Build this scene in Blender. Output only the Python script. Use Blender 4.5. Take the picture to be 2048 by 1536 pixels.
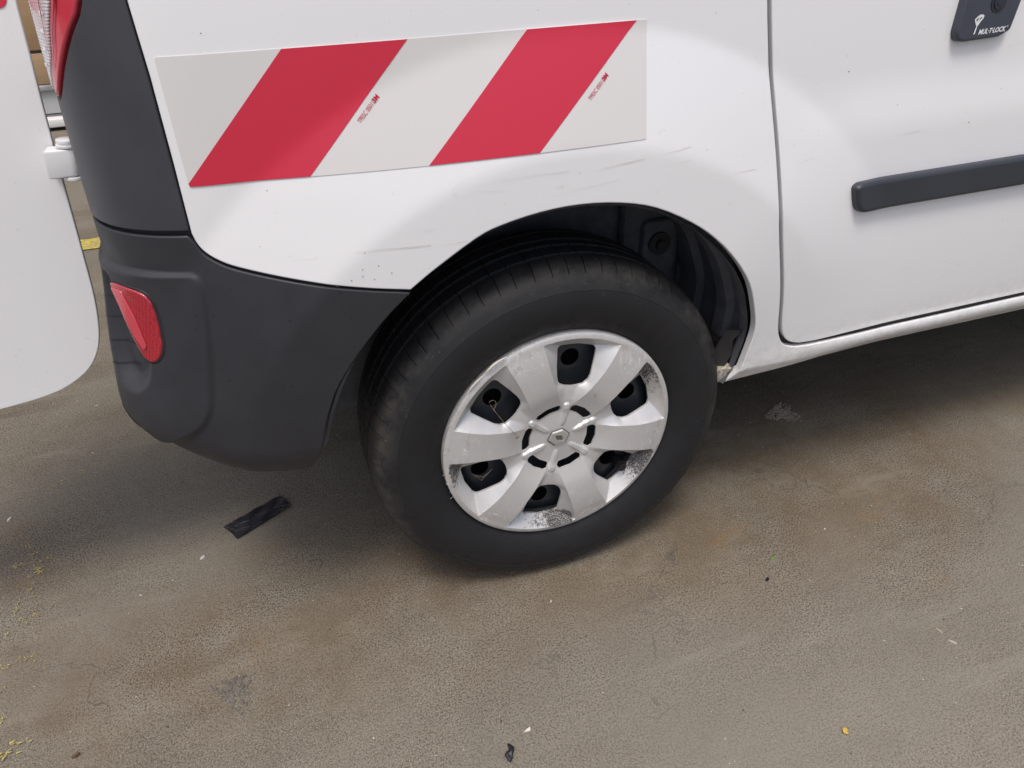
import bpy, bmesh, math, random
import numpy as np
from mathutils import Vector, Matrix
from mathutils.geometry import delaunay_2d_cdt

for o in list(bpy.data.objects): bpy.data.objects.remove(o)
sc = bpy.context.scene
C = sc.collection
R = math.radians
random.seed(7); rng = np.random.default_rng(7)

# ------------------------------------------------------------------ camera
cam = bpy.data.cameras.new('camera'); co = bpy.data.objects.new('camera', cam); C.objects.link(co)
YAW, PITCH, ROLL = .3186101, .5895138, -.02795446
cy, sy, cp, sp = math.cos(YAW), math.sin(YAW), math.cos(PITCH), math.sin(PITCH)
d = Vector((sy*cp, cy*cp, -sp)); r0 = Vector((cy, -sy, 0)); u0 = r0.cross(d)
rr = math.cos(ROLL)*r0 + math.sin(ROLL)*u0; uu = -math.sin(ROLL)*r0 + math.cos(ROLL)*u0
m = Matrix((rr, uu, -d)).transposed().to_4x4(); m.translation = (-.3812140, -.9083518, 1.0823510)
co.matrix_world = m
cam.sensor_width = 36; cam.lens = 1500/2048*36; cam.clip_start = .02; cam.clip_end = 400
sc.camera = co

# ------------------------------------------------------------------ sky, sun, exposure
SUN_EL, SUN_AZ = 68, 206          # azimuth clockwise from +Y; the sun stands over the camera side
w = bpy.data.worlds.new('World'); sc.world = w; w.use_nodes = True
nt = w.node_tree; bg = nt.nodes['Background']
sky = nt.nodes.new('ShaderNodeTexSky'); sky.sky_type = 'NISHITA'; sky.sun_disc = False
sky.sun_elevation = R(SUN_EL); sky.sun_rotation = R(SUN_AZ)
sky.air_density = 1.0; sky.dust_density = 4.5; sky.ozone_density = 1.0; sky.altitude = 0
nt.links.new(sky.outputs[0], bg.inputs[0]); bg.inputs[1].default_value = .15
sl = bpy.data.lights.new('sun', 'SUN'); sl.energy = 1.75; sl.angle = R(16); sl.color = (1, .97, .93)
so = bpy.data.objects.new('sun', sl); C.objects.link(so)
az, el = R(SUN_AZ), R(SUN_EL)
to_sun = Vector((math.sin(az)*math.cos(el), math.cos(az)*math.cos(el), math.sin(el)))
so.rotation_euler = to_sun.to_track_quat('Z', 'Y').to_euler()
sc.view_settings.view_transform = 'Standard'; sc.view_settings.look = 'None'
sc.view_settings.gamma = 1; sc.view_settings.use_curve_mapping = False
sc.view_settings.exposure = .09
sc.render.engine = 'CYCLES'
sc.render.resolution_x, sc.render.resolution_y = 1024, 768

# ------------------------------------------------------------------ object helpers
def tag(o, label=None, cat=None, group=None, kind=None):
    if label: o['label'] = label
    if cat: o['category'] = cat
    if group: o['group'] = group
    if kind: o['kind'] = kind
    return o
def thing(name, label, cat, loc=(0, 0, 0), group=None):
    o = bpy.data.objects.new(name, None); C.objects.link(o); o.location = loc; o.empty_display_size = .1
    return tag(o, label, cat, group)
def link(name, me, mat, parent=None):
    o = bpy.data.objects.new(name, me); C.objects.link(o)
    if mat and not me.materials: me.materials.append(mat)
    if parent: o.parent = parent; o.matrix_parent_inverse = Matrix.Identity(4)
    return o
def mesh(name, v, f, mat, parent=None, smooth=True, sharp=35, normals=None):
    me = bpy.data.meshes.new(name); me.from_pydata([tuple(map(float, a)) for a in v], [], [tuple(map(int, a)) for a in f]); me.update()
    if smooth:
        me.shade_smooth()
        if normals is not None: me.normals_split_custom_set_from_vertices([tuple(map(float, n)) for n in normals])
        elif sharp: me.set_sharp_from_angle(angle=R(sharp))
    return link(name, me, mat, parent)
def bm_obj(name, bm, mat, parent=None, sharp=35):
    bmesh.ops.recalc_face_normals(bm, faces=bm.faces)
    me = bpy.data.meshes.new(name); bm.to_mesh(me); bm.free(); me.shade_smooth()
    if sharp: me.set_sharp_from_angle(angle=R(sharp))
    return link(name, me, mat, parent)
def box(bm, a, b, bev=0):
    g = bmesh.ops.create_cube(bm, size=1)['verts']
    s = [b[i]-a[i] for i in range(3)]; c = [(a[i]+b[i])/2 for i in range(3)]
    for v in g: v.co = Vector([c[i]+v.co[i]*s[i] for i in range(3)])
    if bev:
        es = list({e for v in g for e in v.link_edges})
        bmesh.ops.bevel(bm, geom=es, offset=bev, segments=2, affect='EDGES', profile=.5)
    return g
def box_obj(name, a, b, mat, parent=None, bev=0):
    bm = bmesh.new(); box(bm, a, b, bev); return bm_obj(name, bm, mat, parent)
def cyl(bm, p, q, r, n=24, r2=None):
    p, q = Vector(p), Vector(q); L = (q-p).length
    g = bmesh.ops.create_cone(bm, cap_ends=True, segments=n, radius1=r, radius2=r if r2 is None else r2, depth=L)['verts']
    M = Matrix.Translation((p+q)/2) @ (q-p).to_track_quat('Z', 'Y').to_matrix().to_4x4()
    bmesh.ops.transform(bm, matrix=M, verts=g); return g
def tube(bm, pts, r, n=6):
    pts = [Vector(p) for p in pts]; rings = []
    for i, p in enumerate(pts):
        t = (pts[min(i+1, len(pts)-1)]-pts[max(i-1, 0)]).normalized()
        a = t.orthogonal().normalized(); b = t.cross(a)
        rad = r[i] if hasattr(r, '__len__') else r
        rings.append([bm.verts.new(p+rad*(math.cos(2*math.pi*k/n)*a+math.sin(2*math.pi*k/n)*b)) for k in range(n)])
    for A, B in zip(rings, rings[1:]):
        # align start vertex
        best = min(range(n), key=lambda s: (A[0].co-B[s].co).length)
        for k in range(n): bm.faces.new((A[k], A[(k+1) % n], B[(k+1+best) % n], B[(k+best) % n]))
    bm.faces.new(rings[0]); bm.faces.new(list(reversed(rings[-1])))

# ------------------------------------------------------------------ material helpers
class NT:
    def __init__(s, name):
        s.m = bpy.data.materials.new(name); s.m.use_nodes = True; s.t = s.m.node_tree
        s.p = s.t.nodes['Principled BSDF']
    def n(s, typ, **kw):
        k = s.t.nodes.new('ShaderNode'+typ)
        for a, v in kw.items():
            if a.startswith('i_'):
                key = a[2:].replace('_', ' ')
                s.put(k.inputs[key], v)
            elif a == 'ins':
                for i, q in v.items(): s.put(k.inputs[i], q)
            else: setattr(k, a, v)
        return k
    def put(s, sock, v):
        if isinstance(v, bpy.types.NodeSocket): s.t.links.new(v, sock)
        elif isinstance(v, (tuple, list)) and len(v) == 3 and sock.type == 'RGBA': sock.default_value = (*v, 1)
        else: sock.default_value = v
    def set(s, **kw):
        for a, v in kw.items(): s.put(s.p.inputs[a.replace('_', ' ')], v)
        return s.m
    def obj(s): return s.n('TexCoord').outputs['Object']
    def noise(s, vec, scale, detail=4, rough=.55, dist=0, col=False):
        k = s.n('TexNoise', ins={'Vector': vec, 'Scale': scale, 'Detail': detail, 'Roughness': rough, 'Distortion': dist})
        return k.outputs['Color' if col else 'Fac']
    def rng(s, v, a, b, c=0., d=1.):
        return s.n('MapRange', ins={0: v, 1: a, 2: b, 3: c, 4: d}).outputs[0]
    def math(s, op, a, b=0.):
        return s.n('Math', operation=op, ins={0: a, 1: b}).outputs[0]
    def mix(s, f, a, b, blend='MIX'):
        k = s.n('Mix', data_type='RGBA', blend_type=blend); s.put(k.inputs[0], f); s.put(k.inputs[6], a); s.put(k.inputs[7], b)
        return k.outputs[2]
    def scale(s, vec, sc_):
        return s.n('Mapping', ins={'Vector': vec, 'Scale': sc_}).outputs[0]
    def bump(s, h, strength=.3, dist=.001, nrm=None):
        k = s.n('Bump', ins={'Strength': strength, 'Distance': dist, 'Height': h})
        if nrm: s.put(k.inputs['Normal'], nrm)
        return k.outputs[0]
def simple(name, col, rough=.5, metal=0, coat=0, **kw):
    t = NT(name); t.set(Base_Color=col, Roughness=rough, Metallic=metal, Coat_Weight=coat, **kw); return t.m

def mat_paint():
    t = NT('white_paint'); o = t.obj()
    dust = t.rng(t.noise(o, 3.2, 5, .6), .35, .75)
    speck = t.rng(t.noise(o, 130, 2, .5), .715, .75)
    low = t.rng(t.n('SeparateXYZ', ins={0: o}).outputs[2], .47, .34)
    grime = t.math('MULTIPLY', low, t.rng(t.noise(o, 60, 5, .7), .4, .75))
    c = t.mix(t.math('MULTIPLY', dust, .35), (.80, .797, .80), (.765, .76, .757))
    c = t.mix(t.math('MULTIPLY', speck, .15), c, (.42, .38, .33))
    c = t.mix(t.math('MULTIPLY', grime, .75), c, (.40, .36, .30))
    rgh = t.rng(t.noise(o, 5, 4), .3, .7, .28, .40)
    peel = t.bump(t.noise(o, 260, 2, .5), .05, .0004)
    t.set(Base_Color=c, Roughness=rgh, Coat_Weight=.8, Coat_Roughness=.09, Coat_Normal=peel); return t.m
def mat_plastic(name='charcoal_plastic', base=(.022, .0225, .027), dots=True, r=(.42, .58)):
    t = NT(name); o = t.obj()
    dust = t.rng(t.noise(o, 9, 5, .65), .35, .8)
    c = t.mix(t.math('MULTIPLY', dust, .5), base, tuple(b*1.35+.004 for b in base))
    if dots:
        v = t.n('TexVoronoi', ins={'Vector': o, 'Scale': 62., 'Randomness': 1.}).outputs['Distance']
        patch = t.rng(t.noise(o, 14, 3), .42, .55)
        dd = t.math('MULTIPLY', t.rng(t.math('ADD', v, t.math('MULTIPLY', t.noise(o, 40, 2), .16)), .23, .16), patch)
        c = t.mix(t.math('MULTIPLY', dd, .6), c, (.006, .006, .008))
    grain = t.bump(t.noise(o, 900, 2, .5), .22, .0004)
    t.set(Base_Color=c, Roughness=t.rng(t.noise(o, 18, 4), .3, .7, *r), Specular_IOR_Level=.5, Normal=grain); return t.m
def mat_rubber():
    t = NT('tyre_rubber'); o = t.obj()
    sp_ = t.n('SeparateXYZ', ins={0: o})
    rad = t.math('SQRT', t.math('ADD', t.math('POWER', sp_.outputs[0], 2.), t.math('POWER', sp_.outputs[2], 2.)))
    band = t.math('MULTIPLY', t.rng(rad, .272, .298), t.rng(rad, .3115, .305))
    n1 = t.rng(t.noise(t.n('Mapping', ins={'Vector': o, 'Scale': (1, 1, 1)}).outputs[0], 19, 7, .78), .42, .62)
    dustm = t.math('MULTIPLY', band, n1)
    c = t.mix(t.math('MULTIPLY', t.rng(t.noise(o, 30, 5, .7), .35, .8), .4), (.0105, .0105, .0125), (.020, .019, .019))
    c = t.mix(t.math('MULTIPLY', dustm, .75), c, (.062, .057, .050))
    sp2 = t.math('MULTIPLY', t.rng(t.noise(o, 190, 3, .7), .66, .72), t.rng(rad, .25, .30, .25, 1))
    c = t.mix(t.math('MULTIPLY', sp2, .6), c, (.17, .15, .12))
    t.set(Base_Color=c, Roughness=t.rng(n1, 0, 1, .55, .8), Specular_IOR_Level=.4,
          Normal=t.bump(t.noise(o, 420, 3, .6), .25, .0006)); return t.m
def mat_hubcap():
    t = NT('silver_hubcap'); o = t.obj()
    at = t.n('Attribute', attribute_name='dirt').outputs['Fac']
    ed = t.n('Attribute', attribute_name='scuff').outputs['Fac']
    nz = t.noise(o, 210, 5, .85); nb = t.noise(o, 22, 4, .6)
    thr = t.math('ADD', t.math('MULTIPLY', at, .64), t.math('MULTIPLY', t.math('SUBTRACT', nb, .5), .5))
    dirt = t.math('MULTIPLY', t.rng(t.math('SUBTRACT', t.math('ADD', thr, nz), 1.0), -.07, -.02), t.rng(t.noise(o, 640, 2, .6), .38, .52, .35, 1.))
    sv = t.scale(o, (1, 1, .16)); s2 = t.n('Mapping', ins={'Vector': o, 'Rotation': (0, .9, 0), 'Scale': (1, 1, .1)}).outputs[0]
    sc1 = t.rng(t.noise(s2, 210, 5, .75, 1.2), .56, .62)
    spot = t.rng(t.noise(o, 21, 3, .6), .47, .55)
    scf = t.math('MULTIPLY', t.math('MULTIPLY', sc1, spot), ed)
    c = t.mix(t.rng(t.noise(o, 7, 4), .35, .7), (.58, .57, .56), (.65, .64, .63))
    film = t.math('MULTIPLY', t.rng(nb, .35, .7), at)
    c = t.mix(t.math('MULTIPLY', film, .55), c, (.30, .27, .23))
    rim_ = t.math('MULTIPLY', t.math('MULTIPLY', ed, t.rng(t.noise(o, 55, 5, .75), .55, .63)), .35)
    c = t.mix(rim_, c, (.36, .31, .25))
    c = t.mix(t.math('MULTIPLY', scf, .9), c, (.74, .71, .66))
    c = t.mix(dirt, c, (.018, .016, .018))
    met = t.rng(t.math('MAXIMUM', dirt, scf), 0, 1, .42, 0)
    rg = t.rng(t.math('MAXIMUM', dirt, scf), 0, 1, .44, .75)
    t.set(Base_Color=c, Metallic=met, Roughness=rg, Normal=t.bump(t.math('ADD', scf, t.math('MULTIPLY', nz, .15)), .25, .0005)); return t.m
def mat_ground():
    t = NT('worn_concrete'); o = t.obj()
    big = t.noise(o, .9, 5, .6); med = t.noise(t.n('Mapping', ins={'Vector': o, 'Rotation': (0, 0, -.12), 'Scale': (.45, 1.3, 1)}).outputs[0], 3.1, 6, .65, .4)
    fine = t.noise(o, 290, 3, .70); grit = t.noise(o, 480, 2, .5); mid = t.noise(o, 34, 5, .7)
    c = t.mix(t.rng(med, .36, .66), (.124, .107, .077), (.216, .194, .150))
    c = t.mix(t.math('MULTIPLY', t.rng(big, .42, .62), .5), c, (.203, .180, .139))
    c = t.mix(t.math('MULTIPLY', t.rng(mid, .4, .72), .35), c, (.255, .232, .180))
    # exposed sand: pale paste with brown pits
    blotch = t.rng(t.noise(o, 3.4, 6, .72, .6), .50, .60)
    c = t.mix(t.math('MULTIPLY', blotch, .22), c, (.115, .098, .072))
    pit = t.rng(fine, .50, .45); sand = t.rng(t.noise(o, 1.7, 4, .6), .40, .58, .55, 1.)
    c = t.mix(t.math('MULTIPLY', t.math('MULTIPLY', pit, sand), .92), c, (.054, .035, .020))
    pit2 = t.math('MULTIPLY', t.rng(t.noise(o, 150, 4, .75), .62, .66), sand)
    c = t.mix(t.math('MULTIPLY', pit2, .6), c, (.050, .034, .024))
    c = t.mix(t.math('MULTIPLY', t.rng(grit, .57, .66), .6), c, (.42, .385, .33))
    stv = t.n('Mapping', ins={'Vector': o, 'Rotation': (0, 0, -.10), 'Scale': (.16, 1, 1)}).outputs[0]
    strk = t.math('MULTIPLY', t.rng(t.noise(stv, 13, 5, .7, .3), .55, .68), t.rng(t.noise(o, 2.4, 3), .42, .60))
    c = t.mix(t.math('MULTIPLY', strk, .45), c, (.27, .248, .195))
    strk2 = t.math('MULTIPLY', t.rng(t.noise(stv, 7, 6, .72, .5), .56, .64), t.rng(t.noise(o, 1.9, 3), .45, .62))
    c = t.mix(t.math('MULTIPLY', strk2, .40), c, (.085, .068, .046))
    blot = t.math('MULTIPLY', t.rng(t.noise(o, 11, 6, .75), .60, .63), t.rng(t.noise(o, 1.1, 2), .40, .60))
    c = t.mix(t.math('MULTIPLY', blot, .28), c, (.095, .080, .062))
    # rust brown staining along the track of the wheels
    sx = t.n('SeparateXYZ', ins={0: o}); yy = sx.outputs[1]
    wob = t.math('ADD', yy, t.math('MULTIPLY', t.math('SUBTRACT', t.noise(o, 2.2, 4), .5), .5))
    tr = t.math('MULTIPLY', t.rng(wob, -.26, -.02), t.rng(wob, .42, .18))
    tr = t.math('MULTIPLY', tr, t.rng(t.noise(o, 5.5, 5, .6), .38, .66))
    pale = t.math('MULTIPLY', t.rng(wob, -.12, -.42), t.rng(t.noise(o, 1.6, 4), .35, .6))
    c = t.mix(t.math('MULTIPLY', pale, .40), c, (.240, .219, .184))
    c = t.mix(t.math('MULTIPLY', tr, .58), c, (.110, .070, .036))
    oran = t.math('MULTIPLY', t.rng(t.noise(t.scale(o, (1, 1.6, 1)), 4.3, 4, .7), .60, .74), t.rng(wob, -.5, 0))
    c = t.mix(t.math('MULTIPLY', oran, .45), c, (.19, .115, .045))
    # faint old cracks and blue-grey film
    v = t.n('TexVoronoi', feature='DISTANCE_TO_EDGE', ins={'Vector': t.n('VectorMath', operation='ADD', ins={0: o, 1: t.n('VectorMath', operation='SCALE', ins={0: t.noise(o, 5, 4, .6, 0, True), 'Scale': .35}).outputs[0]}).outputs[0], 'Scale': 1.9}).outputs['Distance']
    crack = t.math('MULTIPLY', t.rng(v, .006, .001), t.rng(t.noise(o, 3, 3), .50, .60))
    c = t.mix(t.math('MULTIPLY', crack, .6), c, (.07, .06, .052))
    film = t.rng(t.noise(o, 1.35, 5, .55), .53, .68)
    c = t.mix(t.math('MULTIPLY', film, .5), c, (.190, .174, .143))
    oil = t.rng(t.noise(o, 6.5, 3, .5), .715, .76)
    c = t.mix(t.math('MULTIPLY', oil, .6), c, (.06, .052, .045))
    h = t.math('ADD', t.math('MULTIPLY', fine, .7), t.math('ADD', t.math('MULTIPLY', mid, 1.3), t.math('MULTIPLY', crack, -1.2)))
    t.set(Base_Color=c, Roughness=t.rng(fine, .3, .7, .72, .9), Specular_IOR_Level=.35, Normal=t.bump(h, .45, .0010)); return t.m
def mat_dark(name, base, rough=.7):
    t = NT(name); o = t.obj()
    n = t.rng(t.noise(o, 14, 6, .7), .38, .75)
    c = t.mix(t.math('MULTIPLY', n, .7), base, tuple(b*2.4+.008 for b in base))
    t.set(Base_Color=c, Roughness=rough, Normal=t.bump(t.noise(o, 120, 4, .7), .4, .001)); return t.m
PAINT = mat_paint(); PLAST = mat_plastic(); RUB = mat_rubber(); HUB = mat_hubcap(); GROUND = mat_ground()
TRIM = mat_plastic('corner_trim_plastic', (.041, .042, .049), False, (.34, .46))
STRIPT = mat_plastic('rub_strip_plastic', (.030, .034, .043), False, (.36, .5))
LINER = mat_dark('liner_plastic', (.080, .080, .088), .8); UNDER = mat_dark('underbody_metal', (.016, .015, .014), .85)
STEEL = simple('wheel_steel', (.022, .025, .032), .42); BLACKH = simple('brake_drum_iron', (.006, .006, .007), .9)
SEAL = simple('door_seal_rubber', (.012, .012, .015), .6)
STW = simple('reflective_film_white', (.67, .645, .63), .42, 0, .25, Coat_Roughness=.2)
STR = simple('reflective_film_red', (.58, .020, .052), .40, 0, .3, Coat_Roughness=.2)
SCR = simple('scratch_in_paint', (.60, .57, .53), .7)
PRINT = simple('white_print', (.72, .74, .74), .5)
# ---- van skin: s runs along the body (= x on the flank, wraps round the rear corner), z up
_DS=.001
_ss=np.arange(0,2.6,_DS)              # distance rearwards from s=+0.3
def _theta(s):
    t0=np.clip((-.15-s)/.27,0,1)*.07
    t=np.clip((-.42-s)/.25,0,1)
    tt=t**1.35
    return t0+(math.pi/2-.07-.04)*tt + .04*np.clip((-.67-s)/.8,0,1)
_sv=.3-_ss; _th=_theta(_sv)
_cx=.3-np.concatenate([[0],np.cumsum(np.cos(_th[:-1])*_DS)])
_cy=-.018+np.concatenate([[0],np.cumsum(np.sin(_th[:-1])*_DS)])
def plan(s):
    d=.3-s
    x=np.where(d<=0,s,np.interp(d,_ss,_cx)); y=np.where(d<=0,-.018,np.interp(d,_ss,_cy))
    th=np.where(d<=0,0,np.interp(d,_ss,_th))
    return x,y,-np.sin(th),-np.cos(th)      # point and outward normal
def sm(a,b,v):
    t=np.clip((v-a)/(b-a),0,1); return t*t*(3-2*t)
def ramp(a,b,v,k):                          # linear ramp 0..1 with rounded ends
    t=(v-a)/(b-a); k=k/abs(b-a)
    f=lambda u: np.where(u<-k,0,np.where(u>k,u,(u+k)**2/(4*k)))
    return f(t)-f(t-1)
def sdf(poly,s,z):                          # signed distance, + inside
    P=np.asarray(poly); Q=np.roll(P,-1,0); d=np.full(s.shape,1e9); ins=np.zeros(s.shape,bool)
    for (ax,ay),(bx,by) in zip(P,Q):
        ex,ey=bx-ax,by-ay; l=ex*ex+ey*ey+1e-12
        t=np.clip(((s-ax)*ex+(z-ay)*ey)/l,0,1)
        d=np.minimum(d,np.hypot(s-ax-t*ex,z-ay-t*ey))
        c=((ay>z)!=(by>z)); xi=ax+(z-ay)*ex/(ey if abs(ey)>1e-9 else 1e-9); ins^=c&(s<xi)
    return np.where(ins,d,-d)
def off_body(s,z):
    o=-np.where(z>.6,.10*(z-.6)**2,.25*(.6-z)**2)
    r=np.hypot(s,z-.312); ph=np.degrees(np.arctan2(z-.312,s))
    fade=sm(14,52,ph)*1.0+(ph<-90)*1.0
    fl=.026*ramp(.625,.487,r,.009)*fade
    fl2=.010*(1-fade)*ramp(.62,.42,r,.03)*(s>0)
    o=o+fl+fl2
    # swage on the sliding door
    zl=.80+.012*(s-.4)
    o=o+.007*ramp(zl+.03,zl-.03,z,.02)*sm(.28,.5,s)
    # sill roll and tuck-under
    o=o+.009*np.exp(-((z-.398)/.014)**2)*sm(.36,.6,s)
    o=o-.5*np.maximum(0,.382-z)*(s>0)
    return o
BL=[(-1.2,.6975),(-.60,.6965),(-.5469,.6991),(-.505,.6995),(-.4800,.6985),(-.4740,.688),(-.4745,.6647),(-.4773,.6321),(-.4874,.5547),(-.4962,.512),(-.510,.4865),(-.529,.472),(-.5535,.455),(-.60,.430),(-1.2,.41)]
def off_bumper(s,z):
    o=off_body(s,z)
    w=sm(-.44,-.62,s)
    o=o+w*(.020*sm(.70,.56,z)+.018*sm(.60,.46,z))
    if BL is not None:
        d=sdf(BL,s,z); o=o+.008*sm(-.003,.006,d)*np.clip(.35+w,0,1)
    zb=.37+.06*sm(-.42,-.6,s)
    o=o-.35*np.maximum(0,zb+.06-z)**2/.06
    return o
RC=[(-.616,.684),(-.592,.652),(-.577,.620),(-.558,.580),(-.568,.545),(-.600,.520),(-.636,.540),(-.650,.62),(-.652,.67),(-.64,.684)]
def chaikin(P,n=3):
    P=np.array(P,float)
    for _ in range(n):
        Q=np.roll(P,-1,0); P=np.stack([.75*P+.25*Q,.25*P+.75*Q],1).reshape(-1,2)
    return [tuple(p) for p in P]
RC=chaikin(RC); BL=chaikin(BL[:1]+BL[:1]+BL+BL[-1:])
def off_recess(s,z):
    return off_bumper(s,z)-.020*sm(-.004,.020,sdf(RC,s,z))
def W(s,z,fn=off_body,d=0.):
    x,y,nx,ny=plan(s); o=fn(s,z)+d
    return np.stack([x+nx*o,y+ny*o,z+0*s],-1)
# ------------------------------------------------------------------ skin panels
def densify(poly, step):
    P = [np.array(p, float) for p in poly]; out = []
    for a, b in zip(P, P[1:]+P[:1]):
        n = max(1, int(math.ceil(np.hypot(*(b-a))/step)))
        for k in range(n): out.append(a+(b-a)*k/n)
    return np.array(out)
def cr(pts, n=4):                           # Catmull-Rom through an open list
    P = [np.array(p, float) for p in pts]; P = [2*P[0]-P[1]]+P+[2*P[-1]-P[-2]]; out = []
    for i in range(1, len(P)-2):
        for k in range(n):
            t = k/n
            out.append(.5*((2*P[i])+(-P[i-1]+P[i+1])*t+(2*P[i-1]-5*P[i]+4*P[i+1]-P[i+2])*t*t+(-P[i-1]+3*P[i]-3*P[i+1]+P[i+2])*t**3))
    out.append(P[-2]); return [tuple(p) for p in out]
def rounded(poly, r, n=5):                  # round every corner of a polygon
    P = [np.array(p, float) for p in poly]; out = []; N = len(P)
    for i in range(N):
        a, b, c = P[i-1], P[i], P[(i+1) % N]; rad = r[i] if hasattr(r, '__len__') else r
        u = a-b; v = c-b; lu, lv = np.hypot(*u), np.hypot(*v); k = min(rad, lu*.48, lv*.48)
        if k < 1e-5: out.append(b); continue
        p0, p2 = b+u/lu*k, b+v/lv*k
        for j in range(n+1):
            t = j/n; out.append((1-t)**2*p0+2*t*(1-t)*b+t*t*p2)
    return [tuple(p) for p in out]
def vnorm2(P):                              # outward 2D normals of a closed loop
    A = np.roll(P, 1, 0); B = np.roll(P, -1, 0)
    area = np.sum(P[:, 0]*B[:, 1]-B[:, 0]*P[:, 1]); sg = 1 if area > 0 else -1
    def nn(e): l = np.hypot(e[:, 0], e[:, 1])+1e-12; return np.stack([e[:, 1]/l, -e[:, 0]/l], -1)*sg
    n1, n2 = nn(P-A), nn(B-P); n = n1+n2; l = np.hypot(n[:, 0], n[:, 1])+1e-9; n = n/l[:, None]
    m = np.clip((n*n1).sum(-1), .45, 1); return n/m[:, None]
def triangulate(loops, grid):
    vs = []; es = []
    for L in loops:
        b = len(vs); vs += [Vector((float(a), float(c))) for a, c in L]; es += [(b+i, b+(i+1) % len(L)) for i in range(len(L))]
    vs += [Vector((float(a), float(c))) for a, c in grid]
    r = delaunay_2d_cdt(vs, es, [], 0, 1e-7, False)
    V = np.array([(v.x, v.y) for v in r[0]]); F = np.array([f for f in r[2]])
    c = V[F].mean(1); keep = sdf(loops[0], c[:, 0], c[:, 1]) > 0
    for L in loops[1:]: keep &= sdf(L, c[:, 0], c[:, 1]) < 0
    return V, F[keep]
def wnormal(s, z, fn, d=0):
    e = 1e-4; a = W(s+e, z, fn, d)-W(s-e, z, fn, d); b = W(s, z+e, fn, d)-W(s, z-e, fn, d)
    n = np.cross(a, b); n /= np.linalg.norm(n, axis=1)[:, None]; return n
def panel(name, poly, mat, parent, fn=off_body, step=.01, thick=.014, edge=.0022, d=0., map_=None, dens=None):
    Wm = map_ or (lambda s, z, fn, d: W(s, z, fn, d))
    P = densify(poly, dens or step); N2 = vnorm2(P); I = P-N2*edge
    x0, z0 = I.min(0); x1, z1 = I.max(0)
    gx, gz = np.meshgrid(np.arange(x0, x1, step), np.arange(z0, z1, step*.97)); gx = gx+(np.arange(gx.shape[0])[:, None] % 2)*step*.5
    g = np.stack([gx.ravel(), gz.ravel()], -1); g = g[sdf(I, g[:, 0], g[:, 1]) > step*.45]
    V, F = triangulate([I], g)
    s, z = V[:, 0], V[:, 1]; P3 = Wm(s, z, fn, d)
    e = 1e-4; a = Wm(s+e, z, fn, d)-Wm(s-e, z, fn, d); b = Wm(s, z+e, fn, d)-Wm(s, z-e, fn, d)
    NN = np.cross(a, b); NN /= np.linalg.norm(NN, axis=1)[:, None]
    # orient triangles along the normal
    t = P3[F]; fn_ = np.cross(t[:, 1]-t[:, 0], t[:, 2]-t[:, 0]); flip = (fn_*NN[F[:, 0]]).sum(1) < 0
    F = F.copy(); F[flip] = F[flip][:, ::-1]
    # boundary loop = first len(I) verts (match by position)
    idx = [int(np.argmin(np.hypot(V[:, 0]-p[0], V[:, 1]-p[1]))) for p in I]
    verts = [P3]; norms = [NN]; faces = [tuple(f) for f in F]; prev = idx; base = len(P3)
    Nb = NN[idx]; ep = Wm(I[:, 0]+N2[:, 0]*1e-3, I[:, 1]+N2[:, 1]*1e-3, fn, d)-Wm(I[:, 0], I[:, 1], fn, d)
    ep /= np.linalg.norm(ep, axis=1)[:, None]+1e-12; B3 = P3[idx]
    rings = [(edge*math.sin(R(q)), -edge*(1-math.cos(R(q))), q) for q in (30, 60, 90)]+[(edge, -max(thick, edge*1.2), 90)]
    for (o_, h, q) in rings:
        ml = np.linalg.norm(N2, axis=1)[:, None]
        verts.append(B3+ep*o_*ml+Nb*h); norms.append(Nb*math.cos(R(q))+ep*math.sin(R(q)))
        cur = list(range(base, base+len(idx))); base += len(idx); n = len(idx)
        for i in range(n):
            j = (i+1) % n; f = (prev[i], cur[i], cur[j], prev[j]); faces.append(f)
        prev = cur
    VV = np.vstack(verts); NNN = np.vstack(norms)
    # winding check for the rim
    f0 = faces[len(F)]; a_, b_, c_ = VV[f0[0]], VV[f0[1]], VV[f0[2]]
    if np.dot(np.cross(b_-a_, c_-a_), NNN[f0[1]]) < 0:
        faces = faces[:len(F)]+[tuple(reversed(f)) for f in faces[len(F):]]
    return mesh(name, VV, faces, mat, parent, normals=NNN)
def ribbon(bm, pts, wdt, fn=off_body, d=.0009):     # thin line lying on the skin
    P = densify(list(pts)+[pts[-1]], .006)[:-1] if len(pts) > 1 else np.array(pts); P = np.array(P)
    if len(P) < 2: return
    t = np.gradient(P, axis=0); t /= np.hypot(t[:, 0], t[:, 1])[:, None]+1e-9; n = np.stack([-t[:, 1], t[:, 0]], -1)
    k = np.sin(np.linspace(.12, math.pi-.12, len(P)))*(.6+.6*rng.random(len(P)))*wdt/2
    A = W(P[:, 0]+n[:, 0]*k, P[:, 1]+n[:, 1]*k, fn, d); B = W(P[:, 0]-n[:, 0]*k, P[:, 1]-n[:, 1]*k, fn, d)
    va = [bm.verts.new(p) for p in A]; vb = [bm.verts.new(p) for p in B]
    for i in range(len(P)-1): bm.faces.new((va[i], va[i+1], vb[i+1], vb[i]))
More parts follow.
